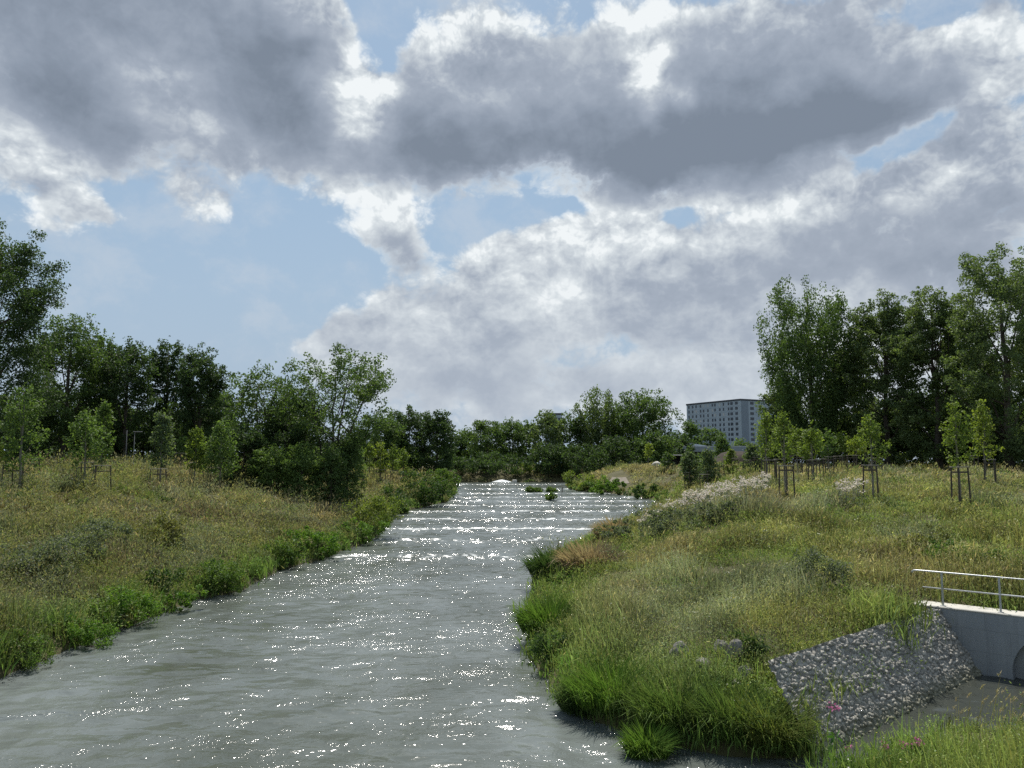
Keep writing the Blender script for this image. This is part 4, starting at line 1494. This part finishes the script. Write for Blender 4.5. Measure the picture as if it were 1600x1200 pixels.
for kind, px, Y, lab, rz in STAKES:
    if kind not in proto:
        proto[kind] = o = make_stakes(kind)
    else:
        o = copy_tree(proto[kind])
    if Y < 0:                                      # where the ground lets the stakes end at this height of the picture
        yc = np.linspace(38, 76, 160)
        df = np.abs(terrain(col_x(px, yc), yc)[0] + 1.65 - np.array([top_z(-Y, q) for q in yc]))
        Y = float(yc[int(np.argmin(df + 0.002 * yc))])
    x = col_x(px, Y)
    o.location = (x, Y, ground_z(x, Y))
    o.rotation_euler = (0, 0, rz)
    tag(o, lab, 'tree stakes', 'tree stakes on the ' + kind + ' field')

# ------------------------------------------------------------------ culvert wall with railing
wz = 1.72
M_CONC2 = noisy('culvert_concrete', (0.27, 0.29, 0.31), (0.335, 0.355, 0.37), 0.9, 0.85, 0.12, bscale=18, stretch=(1, 1, 0.5))
nt = M_CONC2.node_tree
pb = [q for q in nt.nodes if q.type == 'BSDF_PRINCIPLED'][0]
old = pb.inputs['Base Color'].links[0].from_socket
tc = N(nt, 'ShaderNodeTexCoord')
mp = N(nt, 'ShaderNodeMapping')
mp.inputs['Scale'].default_value = (5.0, 5.0, 0.35)
L(nt, tc.outputs['Object'], mp.inputs['Vector'])
ns_ = N(nt, 'ShaderNodeTexNoise')                     # run-off streaks
ns_.inputs['Scale'].default_value = 1.3
ns_.inputs['Detail'].default_value = 5
L(nt, mp.outputs[0], ns_.inputs['Vector'])
mr = N(nt, 'ShaderNodeMapRange')
mr.inputs[1].default_value, mr.inputs[2].default_value = 0.5, 0.72
mr.inputs[3].default_value, mr.inputs[4].default_value = 1.0, 0.86
L(nt, ns_.outputs['Fac'], mr.inputs[0])
br_ = N(nt, 'ShaderNodeTexBrick')                     # joints of the shuttering boards
br_.inputs['Scale'].default_value = 1.0
br_.inputs['Mortar Size'].default_value = 0.006
br_.inputs['Brick Width'].default_value = 1.25
br_.inputs['Row Height'].default_value = 0.62
br_.inputs['Color1'].default_value = br_.inputs['Color2'].default_value = (1, 1, 1, 1)
br_.inputs['Mortar'].default_value = (0.72, 0.72, 0.72, 1)
mp2 = N(nt, 'ShaderNodeMapping')
mp2.inputs['Rotation'].default_value = (PI / 2, 0, 0)
L(nt, tc.outputs['Object'], mp2.inputs['Vector'])
L(nt, mp2.outputs[0], br_.inputs['Vector'])
m1 = N(nt, 'ShaderNodeMix', data_type='RGBA', blend_type='MULTIPLY')
m1.inputs[0].default_value = 1
L(nt, old, m1.inputs[6])
L(nt, mr.outputs[0], m1.inputs[7])
m2 = N(nt, 'ShaderNodeMix', data_type='RGBA', blend_type='MULTIPLY')
m2.inputs[0].default_value = 1
L(nt, m1.outputs[2], m2.inputs[6])
L(nt, br_.outputs['Color'], m2.inputs[7])
L(nt, m2.outputs[2], pb.inputs['Base Color'])
WL = 9.0
wroot = tag(empty('culvert_wall', (WALL_A[0], WALL_A[1], 0), math.atan2(WALL_D[1], WALL_D[0])),
            'grey concrete headwall above the side pool', 'wall')
# local x along the wall, +y is behind it; a round outlet is cut into the front
ocx, ocz, orad = 3.05, 0.16, 1.18
mb = MB()
seg = 40
th = 0.85
ring = [(ocx + orad * math.cos(t), ocz + orad * math.sin(t)) for t in np.linspace(0, 2 * PI, seg, endpoint=False)]
outer = []
for t in np.linspace(0, 2 * PI, seg, endpoint=False):
    c, s = math.cos(t), math.sin(t)
    k = min((2.6 / abs(c)) if abs(c) > 1e-6 else 1e9, ((wz - ocz if s > 0 else ocz + 1.0) / abs(s)) if abs(s) > 1e-6 else 1e9)
    outer.append((ocx + k * c, ocz + k * s))
x0, x1 = ocx - 2.6, ocx + 2.6
v = [(a, 0, b) for a, b in ring] + [(a, 0, b) for a, b in outer] + [(a, 0.30, b) for a, b in ring]
f = []
for i in range(seg):
    j = (i + 1) % seg
    f.append((i, seg + i, seg + j, j))
    f.append((i, j, 2 * seg + j, 2 * seg + i))
corner = [(x0, wz), (x1, wz), (x0, -1.0), (x1, -1.0)]
# corner fills of the ray-cast outline
for (qx, qz) in corner:
    ang = math.atan2(qz - ocz, qx - ocx) % (2 * PI)
    i = int(ang / (2 * PI) * seg) % seg
    b = len(v)
    v.append((qx, 0, qz))
    f.append((seg + i, b, seg + (i + 1) % seg))
mb.add(v, f)
xs, xe = -0.75, WL
mb.add([(xs, 0, -1), (x0, 0, -1), (x0, 0, wz), (xs, 0, wz), (x1, 0, -1), (xe, 0, -1), (xe, 0, wz), (x1, 0, wz)], [(0, 1, 2, 3), (4, 5, 6, 7)])
mb.add([(xs, 0, wz), (xe, 0, wz), (xe, th, wz), (xs, th, wz), (xs, th, -1), (xe, th, -1), (xs, 0, -1), (xe, 0, -1)],
       [(0, 1, 2, 3), (3, 2, 5, 4), (0, 3, 4, 6), (1, 7, 5, 2)])
mb.build('wall_body', M_CONC2, wroot)
M_COPE = noisy('pale_coping_concrete', (0.42, 0.41, 0.37), (0.52, 0.50, 0.45), 2.5, 0.85, 0.15)
MB().box(((xs + xe) / 2, th / 2, wz + 0.022), (xe - xs + 0.02, th + 0.03, 0.045), 0, 0.01).build('coping', M_COPE, wroot)
# flap plate that closes the outlet, set back in its round mouth
mb = MB()
n_ = 36
v = [(ocx + 0.14 + 0.98 * math.cos(t), 0.16, ocz - 0.1 + 0.98 * math.sin(t)) for t in np.linspace(0, 2 * PI, n_, endpoint=False)]
v += [(a, 0.26, c) for a, b, c in v]
f = [tuple(range(n_)), tuple(range(n_, 2 * n_))[::-1]] + [(i, n_ + i, n_ + (i + 1) % n_, (i + 1) % n_) for i in range(n_)]
mb.add(v, f).build('outlet_flap', M_CONC2, wroot)
MB().add([(ocx + 1.3 * math.cos(t), 0.303, ocz + 1.3 * math.sin(t)) for t in np.linspace(0, 2 * PI, n_, endpoint=False)],
         [tuple(range(n_))]).build('outlet_back', M_CONC, wroot)

rroot = tag(empty('railing', (WALL_A[0], WALL_A[1], wz), math.atan2(WALL_D[1], WALL_D[0])),
            'galvanised steel railing with two rails on top of the concrete headwall', 'railing')
ry = 0.22
mb = MB()
mb.tube([(-0.72, ry, 0.94), (-0.74, ry, 0.985), (-0.68, ry, 1.03), (-0.55, ry, 1.035), (WL - 0.2, ry, 1.035)], 0.024, 8)
mb.build('top_rail', M_STEEL, rroot, smooth=True)
MB().tube([(-0.45, ry, 0.55), (WL - 0.2, ry, 0.55)], 0.02, 8).build('middle_rail', M_STEEL, rroot, smooth=True)
for i in range(6):
    xp = 0.1 + i * 1.52
    if xp > WL - 0.2:
        continue
    mb = MB()
    mb.box((xp, ry, 0.53), (0.055, 0.02, 0.97), 0, 0.004)
    mb.box((xp, ry, 0.055), (0.14, 0.12, 0.015), 0, 0.003)
    mb.build('post', M_STEEL, rroot)

# ------------------------------------------------------------------ paved stone slope: irregular stones set in mortar, one relief surface
nu, nv = 520, 130
Lu, Lt = 9.75, 1.20
uu, tt = np.meshgrid(np.linspace(-0.15, Lu, nu), np.linspace(-0.12, Lt, nv))
uu, tt = uu.ravel(), tt.ravel()
sl_ = tt * 1.95                                    # distance up the slope
gu, gs = 0.17, 0.10                               # long flat stones
ci, cj = np.floor(uu / gu), np.floor(sl_ / gs)
f1, f2, cid = np.full(len(uu), 9.0), np.full(len(uu), 9.0), np.zeros(len(uu))
du_, ds_ = np.zeros(len(uu)), np.zeros(len(uu))
for di in (-1, 0, 1):
    for dj in (-1, 0, 1):
        a, b = ci + di, cj + dj
        ox = (a + 0.5 + 0.85 * (_hash(a, b, 1) - 0.5)) * gu
        oy = (b + 0.5 + 0.85 * (_hash(a, b, 2) - 0.5)) * gs
        d = np.hypot((uu - ox) / 1.55 + 0.25 * (sl_ - oy), sl_ - oy)
        nw = d < f1
        f2 = np.where(nw, f1, np.minimum(f2, d))
        cid = np.where(nw, _hash(a, b, 3), cid)
        du_, ds_ = np.where(nw, uu - ox, du_), np.where(nw, sl_ - oy, ds_)
        f1 = np.where(nw, d, f1)
edge = sstep(0.0, 0.018, f2 - f1 + 0.02 * (fbm(uu * 16, sl_ * 24, 53, 3) - 0.5))
tx_, ty_ = _hash(np.round(cid * 9973), 0 * cid, 4) - 0.5, _hash(np.round(cid * 9973), 0 * cid, 5) - 0.5
relief_ = edge * (0.02 + 0.35 * (tx_ * du_ + ty_ * ds_) + 0.06 * cid + 0.035 * (fbm(uu * 7 + 40 * cid, sl_ * 9, 52, 2) - 0.5)) + 0.055 * (fbm(uu * 14, sl_ * 20, 51, 4) - 0.5)
bx, by = 6.4 + uu * 0.733 - tt * 0.68, 17.1 + uu * 0.68 + tt * 0.733
bz = -0.35 + 1.66 * np.minimum(tt, 1.2) + 0.11 * np.maximum(tt - 1.2, 0) + 0.10 + 0.10 * (fbm(uu / 1.5, tt / 1.5, 60) - 0.5)
nrm_ = np.array([0.68 * 0.857, -0.733 * 0.857, 0.515])
vv = np.stack([bx, by, bz], 1) + nrm_ * relief_[:, None]
ii = np.arange(nu * nv).reshape(nv, nu)
ff = np.stack([ii[:-1, :-1], ii[:-1, 1:], ii[1:, 1:], ii[1:, :-1]], -1).reshape(-1, 4)
M_STONE, nt, out = new_mat('paving_stones')
p = N(nt, 'ShaderNodeBsdfPrincipled')
at = N(nt, 'ShaderNodeAttribute', attribute_name='stone')
rp = N(nt, 'ShaderNodeValToRGB')
rp.color_ramp.elements[0].color = (0.17, 0.162, 0.143, 1)
rp.color_ramp.elements[1].color = (0.46, 0.44, 0.39, 1)
e_ = rp.color_ramp.elements.new(0.5)
e_.color = (0.33, 0.315, 0.28, 1)
L(nt, at.outputs['Fac'], rp.inputs[0])
tc = N(nt, 'ShaderNodeTexCoord')
n1 = N(nt, 'ShaderNodeTexNoise')
n1.inputs['Scale'].default_value = 22
n1.inputs['Detail'].default_value = 6
L(nt, tc.outputs['Object'], n1.inputs['Vector'])
mm = N(nt, 'ShaderNodeMix', data_type='RGBA', blend_type='OVERLAY')
mm.inputs[0].default_value = 0.7
L(nt, rp.outputs[0], mm.inputs[6])
L(nt, n1.outputs['Fac'], mm.inputs[7])
moss = N(nt, 'ShaderNodeMix', data_type='RGBA')
sz_ = N(nt, 'ShaderNodeSeparateXYZ')
geo2 = N(nt, 'ShaderNodeNewGeometry')
L(nt, geo2.outputs['Position'], sz_.inputs[0])
mr = N(nt, 'ShaderNodeMapRange')
mr.inputs[1].default_value = 0.42
mr.inputs[2].default_value = 0.08
L(nt, sz_.outputs[2], mr.inputs[0])
m2 = N(nt, 'ShaderNodeMath', operation='MULTIPLY')
L(nt, mr.outputs[0], m2.inputs[0])
L(nt, n1.outputs['Fac'], m2.inputs[1])
L(nt, m2.outputs[0], moss.inputs[0])
L(nt, mm.outputs[2], moss.inputs[6])
moss.inputs[7].default_value = (0.14, 0.14, 0.05, 1)
L(nt, moss.outputs[2], p.inputs['Base Color'])
p.inputs['Roughness'].default_value = 0.9
b_ = N(nt, 'ShaderNodeBump')
b_.inputs['Strength'].default_value = 0.6
b_.inputs['Distance'].default_value = 0.03
L(nt, n1.outputs['Fac'], b_.inputs['Height'])
L(nt, b_.outputs[0], p.inputs['Normal'])
L(nt, p.outputs[0], out.inputs[0])
so_ = mesh_obj('stone_slope', vv, ff, M_STONE)
sa = so_.data.attributes.new('stone', 'FLOAT', 'POINT')
sa.data.foreach_set('value', (np.clip(0.15 + 0.75 * _hash(np.round(cid * 997), np.round(cid * 331), 9), 0, 1) * edge * 0.9 + 0.05).astype(np.float32))
tag(so_, 'sloping bank paved with rough grey stones beside the concrete headwall', 'stone slope')

# ------------------------------------------------------------------ boulders on the point
def boulder(px, py, wpx, hpx, label, seed, mat=M_ROCK):
    r = np.random.default_rng(seed)
    x, y = px_ground(px, py)
    sc = y / F
    nu_, nv_ = 18, 12
    v = []
    dirs = unit(r.normal(size=(9, 3)))
    offs = r.uniform(0.55, 0.9, 9)
    for j in range(nv_ + 1):
        ph = PI * j / nv_
        for i in range(nu_):
            t = 2 * PI * i / nu_
            d = np.array([math.sin(ph) * math.cos(t), math.sin(ph) * math.sin(t), math.cos(ph)])
            k = min([1.0] + [o / max(1e-3, float(d @ q)) for q, o in zip(dirs, offs) if d @ q > 0.2])
            k *= 1 + 0.06 * (vnoise(np.array([t * 3 + seed]), np.array([ph * 3]), seed)[0] - 0.5)
            v.append(d * k * np.array([wpx * sc * 0.55, wpx * sc * 0.45, hpx * sc * 0.75]))
    f = []
    for j in range(nv_):
        for i in range(nu_):
            k = (i + 1) % nu_
            f.append((j * nu_ + i, (j + 1) * nu_ + i, (j + 1) * nu_ + k, j * nu_ + k))
    o = mesh_obj('boulder', v, f, mat)
    o.location = (x, y, ground_z(x, y) + hpx * sc * 0.40)
    o.rotation_euler = (r.normal() * 0.25, r.normal() * 0.3, r.uniform(0, 3))
    tag(o, label, 'boulder', 'boulders half buried on the point of the right bank')
    return o


boulder(1146, 1037, 34, 36, 'largest pale angular boulder on the right bank point', 1)
boulder(1130, 1030, 26, 26, 'smaller boulder leaning on the largest pale one', 2)
boulder(1060, 1030, 32, 24, 'weathered boulder farthest left in the grass of the point', 3)
boulder(1098, 1052, 28, 22, 'bluish boulder between the leftmost and the largest', 4)
boulder(1166, 1066, 26, 22, 'boulder below the dark bush near the stone slope', 5)
boulder(1150, 1080, 20, 18, 'small boulder nearest the water in front of the tussocks', 6)
boulder(1204, 1095, 26, 18, 'flat boulder at the left lower corner of the stone slope', 7)

# ------------------------------------------------------------------ lamp poles, posts, far odds and ends
M_POLE = noisy('dull_pole_paint', (0.16, 0.165, 0.17), (0.22, 0.225, 0.23), 5, 0.6, 0.05)


def px_pole(px, Y, top, rad, label, head, name, cat):
    x = col_x(px, Y)
    z0 = ground_z(x, Y)
    H = top_z(top, Y) - z0
    root = tag(empty(name, (x, Y, z0)), label, cat)
    mb = MB()
    mb.tube([(0, 0, -0.2), (0, 0, H * 0.35), (0, 0, H)], [rad * 1.4, rad, rad * 0.7], 8)
    mb.build('pole', M_POLE, root, smooth=True)
    if head:
        MB().box((0.28, 0, H + 0.02), (0.75, 0.22, 0.07), 0, 0.015).build('lamp_head', M_POLE, root)
    else:
        MB().box((0, 0, 0.35), (0.2, 0.2, 0.7), 0, 0.01).build('base_box', M_POLE, root)
    return root


px_pole(214, 72, 675, 0.036, 'slender street lamp with a flat head in the left meadow', True, 'street_lamp', 'street lamp')
px_pole(202, 80, 672, 0.034, 'bare thin pole left of the flat headed street lamp', False, 'pole', 'pole')
x, y = shore(887, 757)
o = MB().tube([(0, 0, -0.5), (0, 0, 0.7), (0, 0, 1.5)], [0.10, 0.10, 0.09], 8).build('river_post', M_STEEL)
o.location = (x, y, float(zw(y)))
tag(o, 'thin grey post in the water by the far right shore', 'post')
x, y = shore(878, 769)
o = MB().tube([(0, 0, -0.3), (0.04, 0, 0.4), (0.16, 0, 0.75), (0.2, 0, 0.8)], [0.09, 0.08, 0.06, 0.02], 6).build('driftwood_stick', M_BARK)
o.location = (x, y, float(zw(y)))
tag(o, 'dark broken stick poking out of the upper rapids', 'driftwood')
M_PALE = noisy('pale_block', (0.55, 0.53, 0.48), (0.68, 0.66, 0.6), 3, 0.8, 0.2)
x, y = on_level(804, 754, 2.2)
o = MB().box((0, 0, 0.1), (0.75, 0.7, 1.25), 0.2, 0.08).build('weir_block', M_PALE)
o.location = (x, 159.2, 2.2)
tag(o, 'pale stone block beside the chute of white water', 'stone block')
# the old dark bank wall at the far left bend
M_DARKW = noisy('old_brick', (0.055, 0.04, 0.032), (0.10, 0.075, 0.06), 3, 0.9, 0.4)
o = MB().box((0, 0, 0), (9.0, 0.8, 3.6), 0.0, 0.05).build('bank_wall', M_DARKW)
o.location = (col_x(722, 178), 178, 5.0)
tag(o, 'dark brick bank wall below the trees at the far bend', 'wall')
# gravel patch and paths
M_GRAV = noisy('gravel', (0.15, 0.13, 0.105), (0.23, 0.205, 0.17), 3, 0.95, 0.3, bscale=20)


def sheet(name, poly, mat, lift=0.05, n=10):
    (ax, ay), (bx_, by_), (cx2, cy2), (dx2, dy2) = poly
    u, v_ = np.meshgrid(np.linspace(0, 1, n), np.linspace(0, 1, n))
    u, v_ = u.ravel(), v_.ravel()
    X = (1 - v_) * ((1 - u) * ax + u * bx_) + v_ * ((1 - u) * dx2 + u * cx2)
    Yq = (1 - v_) * ((1 - u) * ay + u * by_) + v_ * ((1 - u) * dy2 + u * cy2)
    Z = terrain(X, Yq)[0] + lift
    i_ = np.arange(n * n).reshape(n, n)
    f_ = np.stack([i_[:-1, :-1], i_[:-1, 1:], i_[1:, 1:], i_[1:, :-1]], -1).reshape(-1, 4)
    return tag(mesh_obj(name, np.stack([X, Yq, Z], 1), f_, mat), kind='structure')


sheet('gravel_patch', [px_ground(948, 756), px_ground(984, 756), px_ground(978, 746), px_ground(956, 746)], M_GRAV, 0.05)
sheet('path', [(-48, 58), (-32, 62), (-34, 66), (-50, 62)], noisy('asphalt_path', (0.16, 0.165, 0.17), (0.22, 0.225, 0.23), 4, 0.9, 0.2), 0.25)

# hall behind the field
M_FASC = noisy('hall_fascia', (0.24, 0.28, 0.32), (0.30, 0.34, 0.38), 0.6, 0.6, 0.05)
M_DARK = noisy('dark_cladding', (0.03, 0.03, 0.03), (0.06, 0.058, 0.055), 0.8, 0.9, 0.1)
M_ROOFL = noisy('sheet_roof', (0.42, 0.46, 0.5), (0.5, 0.54, 0.58), 0.5, 0.45, 0.05, spec=0.5)
hx0, hx1, HY = col_x(1050, 232), col_x(1200, 232), 232
hz0 = 5.2
ht = top_z(697, HY)
hb = top_z(706, HY)
root = tag(empty('hall', ((hx0 + hx1) / 2, HY + 9, hz0)), 'low flat hall with a blue grey roof edge below the flats', 'hall')
wd = hx1 - hx0
MB().box((0, 0, (hb - hz0) / 2 - 0.3), (wd - 1.2, 17, hb - hz0 + 0.6)).build('wall', M_DARK, root)
MB().box((0, 0, (ht + hb) / 2 - hz0), (wd, 18.4, ht - hb), 0, 0.05).build('roof_edge', M_FASC, root)
mb = MB()
sx0, sx1 = col_x(1078, HY) - (hx0 + hx1) / 2, col_x(1110, HY) - (hx0 + hx1) / 2
zr = ht - hz0
mb.add([(sx0, -6, zr + .02), (sx1, -6, zr + .02), (sx1, 6, zr + .02), (sx0, 6, zr + .02), (sx0 + 0.2, -6, zr + 1.0), (sx0 + .2, 6, zr + 1.0)],
       [(0, 1, 4), (3, 5, 2), (1, 2, 5, 4), (0, 4, 5, 3)])
mb.build('skylight', M_ROOFL, root)
for i in range(6):
    MB().box((-wd / 2 + wd * (i + 0.5) / 6, -8.56, (hb - hz0) * 0.55), (wd / 6 * 0.6, 0.1, 1.6), 0, 0.01).build('window', M_FASC, root)

# earth bank in front of it
M_EARTH = noisy('brown_earth', (0.026, 0.020, 0.015), (0.052, 0.041, 0.031), 1.2, 0.95, 0.7, bscale=3)
eu, ev = np.meshgrid(np.linspace(-1, 1, 60), np.linspace(-1, 1, 24))
ex, ey = eu.ravel(), ev.ravel()
eh = (1 - np.abs(ex) ** 4) * (1 - np.abs(ey) ** 2.2) * (0.85 + 0.3 * fbm(ex * 5, ey * 3, 71)) - 0.08
EY = 150.0
exc = col_x(1163, EY)
eo_v = np.stack([ex * 7.5, ey * 5, eh * (top_z(704, EY) - 5.2)], 1)
ii = np.arange(60 * 24).reshape(24, 60)
eo = mesh_obj('earth_bank', eo_v, np.stack([ii[:-1, :-1], ii[:-1, 1:], ii[1:, 1:], ii[1:, :-1]], -1).reshape(-1, 4), M_EARTH, smooth=True)
eo.location = (exc, EY, ground_z(exc, EY))
tag(eo, 'bank of bare brown earth between the bushes and the hall', 'earth bank')
b2 = boulder(1023, 735, 16, 10, 'pale rounded heap beside the open site hut', 12, M_PALE)
b2.location = (col_x(1023, 132), 132, ground_z(col_x(1023, 132), 132) + 0.45)
b2['group'] = 'heaps at the far field edge'
# open site hut
hx, hy = col_x(1052, 134), 134
root = tag(empty('site_hut', (hx, hy, ground_z(hx, hy))), 'small dark open shelter with a white roof edge at the field end', 'shelter')
for sx in (-0.9, 0.9):
    MB().box((sx, 0, 1.0), (0.1, 1.6, 2.0), 0, 0.01).build('side_panel', M_DARK, root)
MB().box((0, 0.8, 1.0), (1.7, 0.08, 2.0), 0, 0.01).build('back_panel', M_DARK, root)
MB().box((0, 0, 2.1), (2.1, 2.0, 0.16), 0, 0.02).build('roof', M_PALE, root)
MB().box((-1.35, -0.3, 0.7), (0.4, 0.4, 1.3), 0, 0.03).build('post_box', M_PALE, root)

# ------------------------------------------------------------------ block of flats
M_FLAT = noisy('panel_facade', (0.34, 0.41, 0.48), (0.39, 0.46, 0.53), 0.25, 0.85, 0.1, bscale=1.5)
M_FLATD = noisy('panel_gable', (0.21, 0.26, 0.32), (0.25, 0.30, 0.36), 0.25, 0.85, 0.1, bscale=1.5)
M_PARA = noisy('dark_parapet', (0.05, 0.06, 0.075), (0.07, 0.08, 0.095), 0.5, 0.7, 0)
M_WIN, nt, out = new_mat('window_glass')
p = N(nt, 'ShaderNodeBsdfPrincipled')
p.inputs['Base Color'].default_value = (0.035, 0.045, 0.06, 1)
p.inputs['Roughness'].default_value = 0.15
L(nt, p.outputs[0], out.inputs[0])
M_WINL = noisy('window_blind', (0.40, 0.42, 0.43), (0.5, 0.52, 0.53), 1, 0.8, 0)
BY = 430.0
corner = np.array([col_x(1156, BY), BY])
lend = np.array([col_x(1072, 468), 468.0])
dl = lend - corner
lenl = float(np.linalg.norm(dl))
dl /= lenl
dr_ = np.array([-dl[1], dl[0]]) * -1.0
if dr_[0] < 0:
    dr_ = -dr_
topz = top_z(623, BY)
bz0 = 4.5
Hb = topz - bz0
broot = tag(empty('block_of_flats', (corner[0], corner[1], bz0)), 'blue grey concrete block of flats with rows of small windows', 'block of flats')
lenr = 34.0


def bpt(a, b, z):
    q = dl * a + dr_ * b
    return (q[0], q[1], z)


def prism(p0, p1, q0, q1, z0, z1):
    v = [bpt(p0, q0, z0), bpt(p1, q0, z0), bpt(p1, q1, z0), bpt(p0, q1, z0), bpt(p0, q0, z1), bpt(p1, q0, z1), bpt(p1, q1, z1), bpt(p0, q1, z1)]
    return v, [(0, 3, 2, 1), (4, 5, 6, 7), (0, 1, 5, 4), (1, 2, 6, 5), (2, 3, 7, 6), (3, 0, 4, 7)]


MB().add(*prism(0, lenl, 0, lenr, -1, Hb - 0.9)).build('wall', M_FLAT, broot)
MB().add(*prism(-0.25, lenl + 0.25, -0.25, lenr, Hb - 0.88, Hb)).build('parapet', M_PARA, broot)
MB().add(*prism(-0.12, -0.004, 0.6, 5.6, -1, Hb - 1.0)).build('gable_panel', M_FLATD, broot)
mb = MB()
for k in range(12):
    z = Hb - 3.75 - 2.8 * k
    if z > 1:
        mb.add(*prism(0.3, lenl - 0.3, -0.035, -0.004, z, z + 0.09))
mb.build('panel_joints', M_FLATD, broot)
cols_ = np.linspace(3.0, lenl - 2.0, 13) + np.array([0, .5, -.4, .3, 0, .6, -.5, 0, .4, -.3, .2, 0, 0])
r = np.random.default_rng(5)
for k in range(8):
    z = Hb - 2.9 - 2.8 * k
    for j, a in enumerate(cols_):
        if k > 5 and j > 6:
            continue
        wdt = 1.9 if j < 2 else 1.15
        nm_ = 'window'
        mb = MB().add(*prism(a - wdt / 2, a + wdt / 2, -0.06, -0.004, z, z + 1.55))
        mb.build(nm_, M_WINL if r.random() < 0.14 else M_WIN, broot)
for k in range(8):
    z = Hb - 2.9 - 2.8 * k
    MB().add(*prism(-0.06, -0.004, 7.0, 9.6, z, z + 1.5)).build('window', M_WIN, broot)

# distant tower behind the centre trees
TY = 470.0
tx0, tx1 = col_x(852, TY), col_x(877, TY)
troot = tag(empty('tower_block', ((tx0 + tx1) / 2, TY, 4.5)), 'top of a distant grey tower showing between the far trees', 'tower block')
th_ = top_z(645, TY) - 4.5
MB().box((0, 0, th_ / 2 - 0.9), (tx1 - tx0, 11, th_ - 1.2)).build('wall', M_FLAT, troot)
MB().box((0, 0, th_ - 1.0), (tx1 - tx0 + 0.4, 11.4, 1.0)).build('parapet', M_PARA, troot)
for k in range(4):
    MB().box((-3 + 2 * k, -5.54, th_ - 4), (1.1, 0.06, 1.5)).build('window', M_WIN, troot)
# ------------------------------------------------------------------ camera and render settings
cd = bpy.data.cameras.new('camera')
cd.sensor_fit = 'HORIZONTAL'
cd.angle = 2 * math.atan(800.0 / F)
cd.clip_start = 0.1
cd.clip_end = 6000
co = bpy.data.objects.new('camera', cd)
co.location = (0, 0, EYE)
co.rotation_euler = (PI / 2 + PITCH, 0, 0)
COL.objects.link(co)
scene.camera = co
scene.view_settings.view_transform = 'Standard'
scene.view_settings.look = 'None'
scene.view_settings.exposure = 0.25
scene.view_settings.gamma = 1.0
scene.cycles.use_denoising = False            # grain and glitter as the sensor saw them
scene.cycles.max_bounces = 6
scene.cycles.diffuse_bounces = 4
scene.cycles.transmission_bounces = 3
scene.cycles.transparent_max_bounces = 4
scene.cycles.caustics_reflective = False
scene.cycles.caustics_refractive = False
